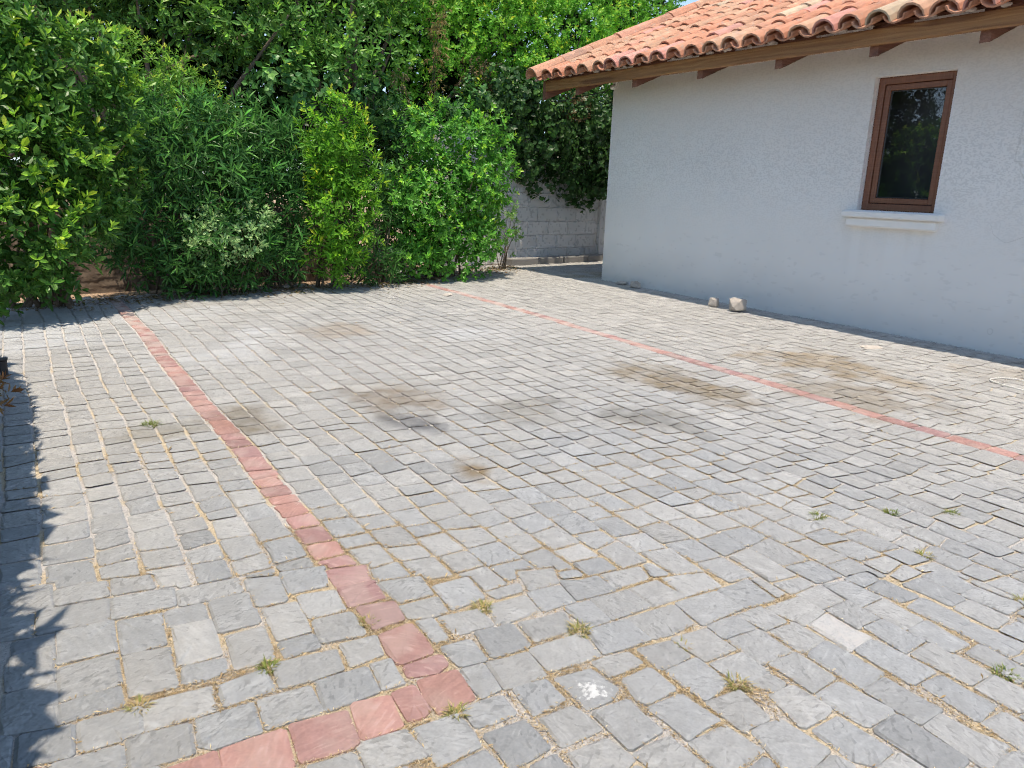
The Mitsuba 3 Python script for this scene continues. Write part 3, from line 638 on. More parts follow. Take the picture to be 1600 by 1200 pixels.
def barrel(w0, w1, h0, h1, L, t, seg=7, flip=False):
    """A half-round tile from its lower end (y' = 0) up the slope; local axes: a across, l along, h up."""
    th = np.linspace(0, np.pi, seg + 1)
    def ring(w, h, l, k):
        return np.stack([np.cos(th) * (w / 2 - k), np.full(seg + 1, l), np.sin(th) * (h - k)], 1)
    o0, o1, i0, i1 = ring(w0, h0, 0, 0), ring(w1, h1, L, 0), ring(w0, h0, 0, t), ring(w1, h1, L, t)
    v = np.vstack([o0, o1, i0, i1])
    n = seg + 1
    i = np.arange(seg)
    q = lambda a, b, c, d: [np.stack([a, b, c], 1), np.stack([a, c, d], 1)]
    f = q(i, i + 1, n + i + 1, n + i) + q(2 * n + i, 3 * n + i, 3 * n + i + 1, 2 * n + i + 1) + q(i, 2 * n + i, 2 * n + i + 1, i + 1)
    f += [np.array([[0, n, 3 * n], [0, 3 * n, 2 * n], [n - 1, 3 * n - 1, 4 * n - 1], [n - 1, 4 * n - 1, 2 * n - 1]])]
    f = np.vstack(f)
    if flip: v = v * [1, 1, -1]; f = f[:, ::-1]
    return v, f

ca, sa = math.cos(ang), math.sin(ang)
def on_roof(v, y, l, up, yaw=0.0, roll=0.0, pitch=0.0):
    """Local (across, along, height) -> world, the tile's lower end at distance l up the slope."""
    a, b, h = v[:, 0], v[:, 1], v[:, 2]
    a, b = a * math.cos(yaw) - b * math.sin(yaw), a * math.sin(yaw) + b * math.cos(yaw)
    h = h + b * pitch + a * roll
    b = b + l
    return np.stack([XE + b * ca - (h + up) * sa, y - a, ZE + b * sa + (h + up) * ca], 1)

PITCH, EXPO, TL = .2265, .335, .42
cov_v, cov_f = barrel(.204, .150, .092, .066, TL, .014)
pan_v, pan_f = barrel(.168, .196, .060, .070, TL, .012, 6, flip=True)
rows = int(3.4 / ca / EXPO) + 1
tiles = []
pans = []
ny = int((YV + 4) / PITCH)
for r in range(rows):
    for c in range(ny):
        y = 7.6085 - c * PITCH
        yy = y + rng.normal(0, .006)
        l = r * EXPO - .045 + rng.normal(0, .010)
        v = on_roof(cov_v * [rng.uniform(.96, 1.06), 1, rng.uniform(.93, 1.08)], yy, l, .002 + .004 * (r > 0) + abs(rng.normal(0, .003)), rng.normal(0, .022), rng.normal(0, .03), .030)
        tiles.append((v, r, c, y))
        v2 = on_roof(pan_v, y + PITCH / 2 + rng.normal(0, .005), l - .012, .046, rng.normal(0, .015), 0, .012)
        pans.append(v2)
# nearest / largest tiles in view as parts
def tile_rank(t):
    p = t[0].mean(0) - [0, 0, CAM_H]
    z = p @ CAM_FWD
    r_ = np.cross(CAM_FWD, CAM_UP)
    vis = z > 0 and abs(p @ r_) < z * .70 and -z * .52 < p @ CAM_UP < z * .53
    return (0 if vis else 1, z)
tiles.sort(key=tile_rank)
far = []
for i, (v, r, c, y) in enumerate(tiles):
    tone, seed = float(np.clip(rng.normal(.5, .25), 0, 1)), float(rng.random())
    if r == 0 and abs(y - 3.55) < .12: seed = .99
    if i < 290 and tile_rank((v,))[0] == 0:
        put('roof_tile', (v, cov_f), 'm_tile', roof, smooth=False, uv=np.tile([tone, seed], (len(v), 1)))
    else:
        far.append((v, cov_f, tone, seed))
v, f = merge([(a, b) for a, b, _, _ in far])
put('farther_roof_tiles', (v, f), 'm_tile', roof, uv=np.vstack([np.tile([t, s], (len(a), 1)) for a, _, t, s in far]), kind='stuff')
v, f = merge([(p, pan_f) for p in pans])
uvp = np.vstack([np.tile([rng.uniform(.1, .5), rng.random() * .5], (len(p), 1)) for p in pans])
put('pan_tiles', (v, f), 'm_tile', roof, uv=uvp, kind='stuff')
# verge caps
vc_v, vc_f = barrel(.245, .205, .122, .098, .52, .015)
l = -.055
while l < 3.4 / ca:
    v = on_roof(vc_v, YV - .125 + rng.normal(0, .005), l, .022 + rng.uniform(0, .008), rng.normal(0, .014), rng.normal(0, .03), .034)
    put('verge_tile', (v, vc_f), 'm_tile', roof, uv=np.tile([rng.uniform(.3, .8), rng.uniform(.1, .75)], (len(v), 1)))
    l += .452
# mortar under the eave tiles
mort = []
for c in range(ny):
    y = 7.835 - c * PITCH
    if rng.random() < .75:
        s = trimesh.creation.icosphere(1, 1.0)
        w = np.array(s.vertices) * [.03, .035, .014] * rng.uniform(.5, 1.2)
        w = w + rng.normal(0, .004, w.shape)
        mort.append((w + [XE + .05 + rng.uniform(-.02, .02), y + PITCH / 2 + rng.normal(0, .02), ZE - .004], np.array(s.faces)))
v, f = merge(mort)
put('eave_mortar', (v, f), 'm_mortar', roof, smooth=True, kind='stuff')

# ------------------------------------------------------------------ boundary walls
WL = lambda x: 8.95 + .15 * (x - 5.8)
wang = math.atan(.15)
bw = thing('boundary_wall', 'low whitewashed block wall half hidden by ivy behind the house corner', 'wall')
u0 = (math.cos(wang), math.sin(wang))
def wall_pt(s, d, z, ox=3.6):
    return (ox + s * u0[0] - d * -u0[1], WL(ox) + s * u0[1] - d * u0[0], z)
def along_wall(m, ox=3.6):
    """local x along the wall, local y towards the yard, z up"""
    v = np.array(m.vertices)
    w = np.stack([ox + v[:, 0] * u0[0] + v[:, 1] * u0[1], WL(ox) + v[:, 0] * u0[1] - v[:, 1] * u0[0], v[:, 2]], 1)
    return w, np.array(m.faces)[:, ::-1]
core = along_wall(trimesh.creation.box(bounds=[[1.0, -.20, -.06], [7.0, -.018, 1.75]]))
put('core', core, 'm_block', bw, uv=np.tile([.3, .5], (len(core[0]), 1)))
for r in range(9):
    s = -.1 if r % 2 else .12
    while s < 4.6:
        L = .395
        z0 = .0 + r * .192
        if s < 1.0:
            s += L
            continue
        b = bevel_box(max(s, .0) + .004, s + L - .004, -.03, .002 + rng.uniform(-.004, .006), z0 + .003, z0 + .189, .006)
        b = b.subdivide()
        v = np.array(b.vertices) + (meshkit.noise(np.array(b.vertices) * 14, r) - .5)[:, None] * .012
        b = trimesh.Trimesh(v, b.faces, process=False)
        w = along_wall(b)
        if w[0][:, 0].max() > 4.6:
            put('block', w, 'm_block', bw, smooth=False, uv=np.tile([rng.random(), rng.random()], (len(w[0]), 1)))
        s += L
# mortar squeezed out of the bed joints
mv = []
for r in range(1, 9):
    for s in np.arange(1.0, 4.6, .035):
        if rng.random() < .3:
            sp = trimesh.creation.icosphere(0, 1.0)
            w = np.array(sp.vertices) * [rng.uniform(.015, .04), rng.uniform(.006, .014), rng.uniform(.006, .018)]
            m = trimesh.Trimesh(w + [s + rng.normal(0, .01), .002, r * .192 - rng.uniform(0, .02)], sp.faces, process=False)
            mv.append(along_wall(m))
v, f = merge(mv)
put('squeezed_mortar', (v, f), 'm_block', bw, smooth=True, uv=np.tile([.6, .5], (len(v), 1)), kind='stuff')
p_ = along_wall(bevel_box(3.92, 4.25, -.05, .05, -.03, 1.76, .012))
put('pier', p_, 'm_block', bw, uv=np.tile([.45, .5], (len(p_[0]), 1)))
kb = thing('kerb', 'low concrete kerb along the foot of the whitewashed wall', 'kerb')
s = 2.02
while s < 5.0:
    L = rng.uniform(.35, .5)
    w = along_wall(bevel_box(s + .004, s + L - .004, .05, .24 + rng.uniform(-.01, .01), -.03, .085 + rng.uniform(-.006, .006), .012))
    put('kerb_block', w, 'm_kerb', kb, uv=np.tile([rng.random(), rng.random()], (len(w[0]), 1)))
    s += L

mudw = bevel_box(-5, 2.9, -.09, .09, -.08, .75, .02)
for _ in range(3): mudw = mudw.subdivide()
vv = np.array(mudw.vertices)
vv = np.stack([vv[:, 0], vv[:, 1] + 7.78 + .14 * vv[:, 0], vv[:, 2]], 1) + (meshkit.fbm(vv * 5, 3, 4) - .5)[:, None] * np.array([0, .05, .02])
put('earth_wall', (vv, np.array(mudw.faces)), 'm_mud', smooth=True, label='old brown earthen wall showing under the bushes at the left', cat='wall')
kstones = thing('bed_edging', 'rough line of pale edging stones where the paving meets the planting bed', 'edging')
x = .05
while x < 3.6:
    L = rng.uniform(.09, .2)
    b = trimesh.creation.icosphere(1, 1.0)
    w = np.array(b.vertices) * [L * .5, .05, .03]
    w += (meshkit.noise(w * 25 + x * 7, 3) - .5)[:, None] * .03
    w += [x + L / 2, back_limit(x) + .06 + rng.normal(0, .02), -.012]
    put('edging_stone', (w, np.array(b.faces)), 'm_rock', kstones, smooth=False)
    x += L * 1.02 + rng.uniform(0, .15)
bed = Polygon([(-6, 7.2), (-.34, 7.25), (.7, 7.42), (3.7, 7.8), (3.9, 8.62), (5.9, 8.94), (9.5, 9.5), (9.5, 12), (-6, 12)])
bv, bf = trimesh.creation.triangulate_polygon(bed, engine='earcut')
put('planting_bed', (np.hstack([bv, np.full((len(bv), 1), -.02)]), bf), 'm_soil', label='brown soil of the planting bed under the bushes', kind='structure')

# ------------------------------------------------------------------ loose things on the paving
def rock(name, x, y, sx, sy, sz, seed, label, bsdf='m_rock', cat='stone'):
    r = np.random.default_rng(seed)
    P = r.normal(size=(26, 3))
    P /= np.linalg.norm(P, axis=1, keepdims=True)
    P = np.sign(P) * np.abs(P) ** .62
    h = trimesh.Trimesh(P * [sx, sy, sz], process=False).convex_hull
    h = h.subdivide().subdivide()
    v = np.array(h.vertices)
    v = v * (1 + .10 * (meshkit.fbm(v * 28 + seed, 3, seed) - .5))[:, None]
    v[:, 2] -= v[:, 2].min() + .004
    a = r.uniform(0, 6.28)
    R2 = np.array([[math.cos(a), -math.sin(a)], [math.sin(a), math.cos(a)]])
    v[:, :2] = v[:, :2] @ R2.T + [x, y]
    put(name, (v, np.array(h.faces)), bsdf, smooth=False, label=label, cat=cat)
rock('loose_rock', 5.53, 4.99, .050, .044, .050, 3, 'small pale rock at the wall foot, left of the bigger white rock')
rock('loose_rock', 5.52, 4.70, .088, .072, .072, 8, 'white faceted rock, the biggest one lying at the foot of the house wall')
rock('loose_rock', 5.73, 6.32, .058, .06, .042, 5, 'greyish rock lying in the shade close to the house corner')
rock('loose_rock', 5.79, 6.62, .06, .07, .02, 6, 'flat stone in the shade against the wall, nearest to the house corner')
rock('broken_chip', 3.47, 6.48, .06, .045, .012, 9, 'pale broken stone chip lying on the far end of the right red line')
rock('pale_slab', 5.15, 3.12, .05, .09, .008, 12, 'thin pale slab on the paving below the brown window')
th = np.linspace(0, 2 * np.pi, 49)
put('white_ring', tube(np.stack([4.96 + .125 * np.cos(th), 2.03 + .165 * np.sin(th), .0055 + .003 * np.sin(3 * th)], 1), .0034, 6), 'm_plastic', smooth=True, label='thin white plastic ring lying on the paving at the right edge', cat='ring')
put('stake', cat_m([bevel_box(-.135, -.100, 4.62, 4.66, -.02, .085, .005), bevel_box(-.14, -.095, 4.615, 4.665, .0852, .095, .003)]), 'm_iron', label='short dark post stub at the left edge of the paving', cat='post')

# ------------------------------------------------------------------ plants
PLANTS = {
 'laurel_shrub': [(0.31,6.75,1.67,0.53,0.36,0.42),(0.08,6.7,1.89,0.38,0.28,0.38),(0.53,6.75,1.4,0.4,0.29,0.36),(0.07,6.4,1.1,0.39,0.31,0.44),(0.33,6.55,0.96,0.35,0.28,0.39),(0.1,6.3,0.59,0.38,0.27,0.33),(-0.27,6.2,0.77,0.38,0.34,0.54),(-0.23,6.5,1.5,0.47,0.37,0.51),(0.58,6.85,0.94,0.27,0.24,0.37),(-0.09,6.4,0.34,0.25,0.17,0.2),(0.17,6.7,0.3,0.29,0.17,0.17),(-0.22,6.2,0.31,0.26,0.16,0.17)],
 'fine_leaved_shrub': [(1.03,7.9,1.95,0.42,0.25,0.25),(1.3,7.7,1.72,0.43,0.27,0.28),(0.77,7.9,2.07,0.3,0.19,0.19),(1.58,7.7,1.52,0.32,0.2,0.2)],
 'oleander_bush': [(1.41,7.4,1.36,0.53,0.35,0.39),(0.98,7.25,1.1,0.4,0.32,0.46),(1.48,7.25,0.96,0.53,0.4,0.53),(1.18,7.2,0.47,0.56,0.34,0.34),(1.91,7.45,1.34,0.32,0.24,0.32),(0.92,7.5,1.46,0.27,0.2,0.27),(1.57,7.2,0.38,0.4,0.25,0.26),(0.87,7.25,0.68,0.3,0.22,0.3),(1.3,7.25,0.21,0.34,0.18,0.14)],
 'oleander_bush_001': [(2.21,7.5,1.22,0.23,0.2,0.32),(2.12,7.4,0.8,0.29,0.29,0.47),(2.0,7.3,0.36,0.33,0.23,0.27)],
 'privet_shrub': [(2.6,7.12,1.48,0.28,0.21,0.28),(2.66,7.12,1.16,0.3,0.25,0.36),(2.62,7.1,0.73,0.26,0.26,0.43),(2.59,7.1,0.33,0.22,0.17,0.22)],
 'oleander_bush_002': [(3.13,7.4,0.4,0.28,0.23,0.33),(3.33,7.6,0.84,0.2,0.19,0.3)],
 'orange_shrub': [(4.12,7.75,1.54,0.56,0.34,0.34),(4.0,7.65,0.96,0.65,0.43,0.51),(4.56,7.75,1.18,0.36,0.38,0.66),(4.07,7.55,0.45,0.6,0.35,0.34),(3.61,7.65,0.65,0.31,0.28,0.43),(3.62,7.5,0.28,0.31,0.18,0.17),(4.43,7.6,0.37,0.33,0.22,0.26)],
 'pale_rose_bush': [(1.53,6.95,0.56,0.32,0.19,0.18),(1.33,6.95,0.65,0.16,0.1,0.11),(1.79,7.0,0.67,0.14,0.1,0.11),(1.5,6.98,0.4,0.19,0.12,0.12)],
 'white_rose_bush': [(5.24,8.4,0.69,0.18,0.17,0.28),(5.32,8.4,0.43,0.13,0.13,0.21)],
 'ivy': [(6.13,8.95,1.69,0.48,0.42,0.65),(6.93,9.05,1.66,0.64,0.5,0.69),(6.72,8.95,1.12,0.25,0.19,0.25),(5.74,9.0,2.04,0.47,0.37,0.51),(7.29,9.1,1.28,0.28,0.24,0.36),(6.05,8.95,1.27,0.31,0.21,0.25),(7.56,9.2,1.92,0.38,0.39,0.66),(5.35,9.0,1.85,0.5,0.38,0.5)],
 'dry_creeper': [(6.63,8.85,2.1,0.39,0.24,0.25),(5.25,9.1,2.36,0.31,0.24,0.33)],
 'creeper': [(4.98,9.4,2.93,0.74,0.52,0.66),(5.92,9.5,2.91,0.74,0.54,0.7),(7.02,9.7,3.32,0.93,0.55,0.54),(8.63,10.1,3.54,0.92,0.54,0.51),(9.22,10.3,4.27,0.78,0.46,0.44),(5.5,9.1,2.06,0.46,0.32,0.38),(6.37,9.2,2.51,0.48,0.33,0.4),(7.44,9.6,2.97,0.66,0.39,0.38),(5.18,9.8,3.86,1.26,0.76,0.76),(7.33,10.2,4.13,1.15,0.72,0.77),(4.34,9.2,2.16,0.36,0.31,0.48),(8.27,10.0,2.87,0.61,0.46,0.61)],
 'shade_tree': [(1.44,8.9,2.57,0.48,0.31,0.35),(1.93,8.7,2.39,0.39,0.26,0.29),(2.26,8.6,2.54,0.43,0.28,0.31),(1.26,9.2,3.09,0.96,0.55,0.51),(2.2,9.0,3.21,0.8,0.47,0.47),(0.63,9.2,2.87,0.68,0.42,0.43)],
 'laurel_tree': [(2.76,8.7,2.56,0.44,0.29,0.33),(3.36,8.4,2.37,0.52,0.3,0.28),(3.37,8.8,2.85,0.57,0.33,0.3),(3.17,9.0,3.43,0.85,0.5,0.49),(4.04,8.9,2.75,0.3,0.25,0.38),(4.09,9.2,3.36,0.53,0.37,0.46),(2.75,8.5,2.16,0.31,0.18,0.17)],
 'broad_leaved_vine': [(2.51,8.2,1.95,0.38,0.23,0.23),(3.02,8.3,1.91,0.34,0.22,0.24),(3.62,8.5,1.87,0.29,0.22,0.29),(4.06,8.6,1.63,0.34,0.24,0.3),(4.85,8.8,2.03,0.32,0.21,0.24)],
 'hanging_dry_vine': [(4.57,8.95,2.64,0.1,0.21,0.47),(4.64,9.0,3.02,0.08,0.15,0.31)],
 'hanging_dry_vine_001': [(3.92,8.6,2.08,0.09,0.15,0.31)],
 'backing_hedge': [(-0.16,11.4,3.28,0.87,0.4,0.58),(-0.23,11.4,2.74,0.88,0.4,0.58),(-0.28,11.4,2.26,0.89,0.4,0.59),(-0.34,11.4,1.77,0.9,0.4,0.6),(0.46,11.4,3.39,0.9,0.4,0.6),(0.4,11.4,2.83,0.91,0.4,0.61),(0.35,11.4,2.33,0.92,0.4,0.61),(0.29,11.4,1.82,0.93,0.4,0.62),(1.13,11.4,3.5,0.93,0.4,0.62),(1.08,11.4,2.92,0.94,0.4,0.63),(1.03,11.4,2.41,0.95,0.4,0.64),(0.98,11.4,1.88,0.96,0.4,0.64),(1.85,11.4,3.62,0.97,0.4,0.64),(1.81,11.4,3.02,0.98,0.4,0.65),(1.76,11.4,2.49,0.99,0.4,0.66),(1.72,11.4,1.94,1.0,0.4,0.67),(2.63,11.4,3.75,1.0,0.4,0.67),(2.59,11.4,3.13,1.02,0.4,0.68),(2.56,11.4,2.58,1.03,0.4,0.69),(2.52,11.4,2.01,1.04,0.4,0.7),(3.47,11.4,3.89,1.05,0.4,0.7),(3.44,11.4,3.25,1.06,0.4,0.71),(3.42,11.4,2.67,1.07,0.4,0.72),(3.4,11.4,2.08,1.09,0.4,0.73),(4.39,11.4,4.05,1.09,0.4,0.73),(4.37,11.4,3.38,1.11,0.4,0.74),(4.36,11.4,2.78,1.12,0.4,0.75),(4.34,11.4,2.16,1.14,0.4,0.76),(5.38,11.4,4.22,1.14,0.4,0.76),(5.38,11.4,3.52,1.16,0.4,0.77),(5.38,11.4,2.89,1.17,0.4,0.78),(5.38,11.4,2.24,1.19,0.4,0.79),(6.47,11.4,4.4,1.19,0.4,0.8),(6.49,11.4,3.67,1.21,0.4,0.81),(6.51,11.4,3.02,1.23,0.4,0.82),(6.52,11.4,2.34,1.25,0.4,0.83),(-0.03,10.6,3.21,0.68,0.45,0.54),(-0.11,10.6,2.51,0.69,0.45,0.55),(-0.2,10.6,1.79,0.7,0.45,0.56),(-0.28,10.6,1.12,0.71,0.45,0.57),(0.62,10.6,3.32,0.7,0.45,0.56),(0.54,10.6,2.6,0.71,0.45,0.57),(0.47,10.6,1.85,0.73,0.45,0.58),(0.39,10.6,1.15,0.74,0.45,0.59),(1.32,10.6,3.44,0.73,0.45,0.58),(1.25,10.6,2.69,0.74,0.45,0.6),(1.19,10.6,1.92,0.76,0.45,0.61),(1.12,10.6,1.18,0.77,0.45,0.62),(2.08,10.6,3.57,0.76,0.45,0.61),(2.03,10.6,2.79,0.78,0.45,0.62),(1.97,10.6,1.98,0.79,0.45,0.63),(1.92,10.6,1.22,0.8,0.45,0.64),(2.91,10.6,3.71,0.8,0.45,0.64),(2.87,10.6,2.9,0.81,0.45,0.65),(2.83,10.6,2.06,0.83,0.45,0.66),(2.79,10.6,1.26,0.84,0.45,0.67),(3.82,10.6,3.87,0.83,0.45,0.67),(3.79,10.6,3.02,0.85,0.45,0.68),(3.77,10.6,2.14,0.87,0.45,0.69),(3.75,10.6,1.31,0.88,0.45,0.71),(4.81,10.6,4.04,0.87,0.45,0.7),(4.81,10.6,3.15,0.89,0.45,0.71),(4.81,10.6,2.23,0.91,0.45,0.73),(4.8,10.6,1.35,0.93,0.45,0.74),(5.91,10.6,4.23,0.92,0.45,0.74),(5.93,10.6,3.3,0.94,0.45,0.75),(5.95,10.6,2.33,0.96,0.45,0.77),(5.97,10.6,1.41,0.98,0.45,0.79),(7.41,11.0,4.3,1.01,0.4,0.71),(7.46,11.0,3.37,1.03,0.4,0.72),(7.51,11.0,2.49,1.05,0.4,0.74),(8.56,11.0,4.48,1.06,0.4,0.74),(8.64,11.0,3.51,1.08,0.4,0.76),(8.71,11.0,2.6,1.11,0.4,0.77),(9.8,11.2,3.78,0.91,0.4,0.51),(9.71,11.2,3.13,0.92,0.4,0.58),(8.52,10.9,3.97,0.74,0.4,0.64),(9.73,11.0,4.11,0.67,0.35,0.43),(-5.6,10.58,0.8,0.75,0.5,0.7),(-5.6,10.58,1.9,0.75,0.5,0.7),(-5.6,10.58,3.0,0.75,0.5,0.7),(-5.6,10.58,4.1,0.75,0.5,0.7),(-4.5,10.525,0.8,0.75,0.5,0.7),(-4.5,10.525,1.9,0.75,0.5,0.7),(-4.5,10.525,3.0,0.75,0.5,0.7),(-4.5,10.525,4.1,0.75,0.5,0.7),(-3.4,10.47,0.8,0.75,0.5,0.7),(-3.4,10.47,1.9,0.75,0.5,0.7),(-3.4,10.47,3.0,0.75,0.5,0.7),(-3.4,10.47,4.1,0.75,0.5,0.7),(-2.3,10.415000000000001,0.8,0.75,0.5,0.7),(-2.3,10.415000000000001,1.9,0.75,0.5,0.7),(-2.3,10.415000000000001,3.0,0.75,0.5,0.7),(-2.3,10.415000000000001,4.1,0.75,0.5,0.7),(-1.2,10.360000000000001,0.8,0.75,0.5,0.7),(-1.2,10.360000000000001,1.9,0.75,0.5,0.7),(-1.2,10.360000000000001,3.0,0.75,0.5,0.7),(-1.2,10.360000000000001,4.1,0.75,0.5,0.7)],
 'understory': [(3.21,8.1,0.72,0.32,0.25,0.77),(3.64,8.2,1.28,0.29,0.25,0.64),(3.92,8.3,0.5,0.38,0.25,0.68),(1.09,8.1,0.64,0.49,0.25,0.49),(1.67,8.1,0.64,0.51,0.25,0.51),(2.3,8.1,0.65,0.53,0.25,0.53),(2.99,8.1,0.65,0.56,0.25,0.56),(3.75,8.1,0.66,0.58,0.25,0.58),(0.91,8.6,1.1,0.5,0.25,0.44),(1.49,8.6,1.12,0.52,0.25,0.46),(2.13,8.6,1.15,0.54,0.25,0.48),(2.82,8.6,1.18,0.57,0.25,0.5),(3.57,8.6,1.21,0.59,0.25,0.52),(4.4,8.6,1.25,0.62,0.25,0.55)],
}
# leaf outlines: (along, across, up) with a raised midrib fold; unit length
def leaf_shape(width, fat, droop, fold):
    """fat: where the leaf is widest, 0..1"""
    v = np.array([[0, 0, 0], [fat * .62, width * .40, fold], [min(fat + .18, .86), width * .5, fold * .8 - droop * .35], [1, 0, -droop],
                  [min(fat + .18, .86), -width * .5, fold * .8 - droop * .35], [fat * .62, -width * .40, fold], [.55, 0, -.06 - droop * .25]])
    f = np.array([[0, 6, 1], [1, 6, 2], [2, 6, 3], [3, 6, 4], [4, 6, 5], [5, 6, 0]])
    return v, f
LEAF = {'obovate': leaf_shape(.42, .5, .10, .05), 'lance': leaf_shape(.17, .42, .20, .02), 'ovate': leaf_shape(.50, .36, .14, .05),
        'broad': leaf_shape(.86, .34, .22, .07), 'narrow': leaf_shape(.30, .42, .12, .04)}

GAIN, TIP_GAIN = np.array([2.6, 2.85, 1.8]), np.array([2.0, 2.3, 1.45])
def unit(a):
    return a / (np.linalg.norm(a, axis=-1, keepdims=True) + 1e-12)

def foliage(clumps, leaf, size, per, dens, col, tip, up=.55, gap=.35, droop=0.0, pitch=(.15, 1.1), stem=1.0, shell=(.62, 1.08), rough=.30, seed=0, bright=0.0, core=.3, zmin=-.01, tuft=.17):
    """Sprigs of leaves spread through the outer shell of lumpy ellipsoids; returns vertices, faces, colours."""
    r = np.random.default_rng(1000 + seed)
    pos, axis, tone, deepin = [], [], [], []
    C = np.array(clumps, float)
    for cx, cy, cz, ax, ay, az in C:
        area = 4 * np.pi * (((ax * ay) ** 1.6 + (ax * az) ** 1.6 + (ay * az) ** 1.6) / 3) ** (1 / 1.6)
        n = int(area * dens)
        d = unit(r.normal(size=(n, 3)))
        keep = (d[:, 1] < .35) | (r.random(n) < .3)
        d = d[keep]
        n = len(d)
        inner = r.random(n) < core
        rad = np.where(inner, r.uniform(.35, shell[0] + .1, n), r.uniform(shell[0], shell[1], n))
        p0 = d * [ax, ay, az] + [cx, cy, cz]
        lump = (meshkit.fbm(p0 * 2.6 + seed * 3.1, 3, seed) - .5) * 2 * rough
        # tufts: the shell bulges round scattered branch ends, with hollows between them
        rt = min(max(.42 * min(ax, ay, az), tuft * .6), tuft)
        K = max(6, int(area / (rt * rt * 2.2)))
        sd = unit(r.normal(size=(K, 3)))
        sub = sd * [ax, ay, az]
        dist, near = cKDTree(sub).query(d * [ax, ay, az])
        e = np.clip(dist / rt, 0, 1.3)
        bulge = (.62 - e * e) * rt * r.uniform(.55, 1.0, K)[near]
        base_r = np.linalg.norm(d * [ax, ay, az], axis=1)
        q = d * [ax, ay, az] * (rad + lump + bulge / base_r)[:, None] + [cx, cy, cz]
        g = meshkit.fbm(q * 4.2 + 11 + seed, 2, seed + 5) + r.normal(0, .07, K)[near]
        k = ((g > gap - .02) | (r.random(n) < .12)) & ((e < .85) | inner | (r.random(n) < .3))
        # drop what lies deep in another clump
        deep = np.zeros(n, bool)
        for c2 in C:
            if c2[0] == cx and c2[2] == cz and c2[1] == cy: continue
            e = (q - c2[:3]) / c2[3:]
            deep |= (e ** 2).sum(1) < .30
        k &= ~(deep & (r.random(n) < .8)) & (q[:, 2] > zmin)
        nor = unit(d / [ax, ay, az])
        pos.append(q[k])
        axis.append(unit(nor + [0, 0, up] + .9 * (d - sd[near]) * [ax, ay, az] / rt + r.normal(0, .34, (n, 3)))[k])
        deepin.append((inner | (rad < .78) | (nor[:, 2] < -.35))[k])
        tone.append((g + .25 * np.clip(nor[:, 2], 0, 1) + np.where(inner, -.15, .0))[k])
    pos, axis, tone, deepin = np.vstack(pos), np.vstack(axis), np.concatenate(tone), np.concatenate(deepin)
    n = len(pos)
    t = np.tile(np.linspace(0, 1, per), (n, 1)) + r.normal(0, .05, (n, per))
    az_ = np.arange(per)[None] * 2.39996 + r.uniform(0, 6.28, (n, 1)) + r.normal(0, .3, (n, per))
    pit = pitch[0] + (pitch[1] - pitch[0]) * t + r.normal(0, .22, (n, per))
    ref = np.where(np.abs(axis[:, 2:]) < .9, [0, 0, 1.], [1., 0, 0])
    e1 = unit(np.cross(axis, ref))
    e2 = np.cross(axis, e1)
    radial = np.cos(az_)[..., None] * e1[:, None] + np.sin(az_)[..., None] * e2[:, None]
    d = unit(radial * np.cos(pit)[..., None] + axis[:, None] * np.sin(pit)[..., None] - np.array([0, 0, droop]))
    nn = axis[:, None] * np.cos(pit)[..., None] - radial * np.sin(pit)[..., None]
    nn = unit(nn + np.array([0, 0, .5]))
    s = unit(np.cross(nn, d))
    nn = np.cross(d, s)
    L = size * r.lognormal(0, .2, (n, per)) * (1 - .28 * np.clip(t, 0, 1))
    base = pos[:, None] + axis[:, None] * (np.clip(t, -.1, 1.1) * size * stem)[..., None] + d * (.06 * size)
    lv, lf = LEAF[leaf]
    v = base[:, :, None] + L[..., None, None] * (lv[:, 0, None] * d[:, :, None] + lv[:, 1, None] * s[:, :, None] + lv[:, 2, None] * nn[:, :, None])
    m = n * per
    f = (np.arange(m)[:, None, None] * len(lv) + lf[None]).reshape(-1, 3)
    young_lit = np.clip((t - .30) / .5, 0, 1) * (r.random((n, 1)) < .50 + bright) * np.clip((tone[:, None] - .32) * 2.6, 0, 1) * ~deepin[:, None]  # new growth, plus sunlit tops and shaded insides painted into the leaf colour
    c = np.array(col) * GAIN * (1 - young_lit[..., None]) + np.array(tip) * TIP_GAIN * young_lit[..., None]
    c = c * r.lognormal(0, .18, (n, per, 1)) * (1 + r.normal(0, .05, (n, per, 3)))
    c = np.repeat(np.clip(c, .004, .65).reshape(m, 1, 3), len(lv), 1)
    return v.reshape(-1, 3), f, c.reshape(-1, 3), pos

def stems(name, pts, root, r0, k, n=14, spread=.12, seed=0):
    """Branching stems from the ground into the crown."""
    r = np.random.default_rng(seed)
    out = []
    sel = pts[r.choice(len(pts), min(n, len(pts)), replace=False)]
    for q in sel:
        b = np.array([root[0] + r.normal(0, spread), root[1] + r.normal(0, spread * .5), -.03])
        m1 = b + (q - b) * [.25, .25, .4] + r.normal(0, .03, 3)
        m2 = b + (q - b) * [.65, .65, .75] + r.normal(0, .03, 3)
        m = tube([b, m1, m2, q], [r0 * r.uniform(.6, 1.1), r0 * .7, r0 * .5, r0 * .2], 6)
        out.append((np.array(m.vertices), np.array(m.faces)))
    v, f = merge(out)
    return put(name, (v, f), 'm_bark', k, smooth=True)

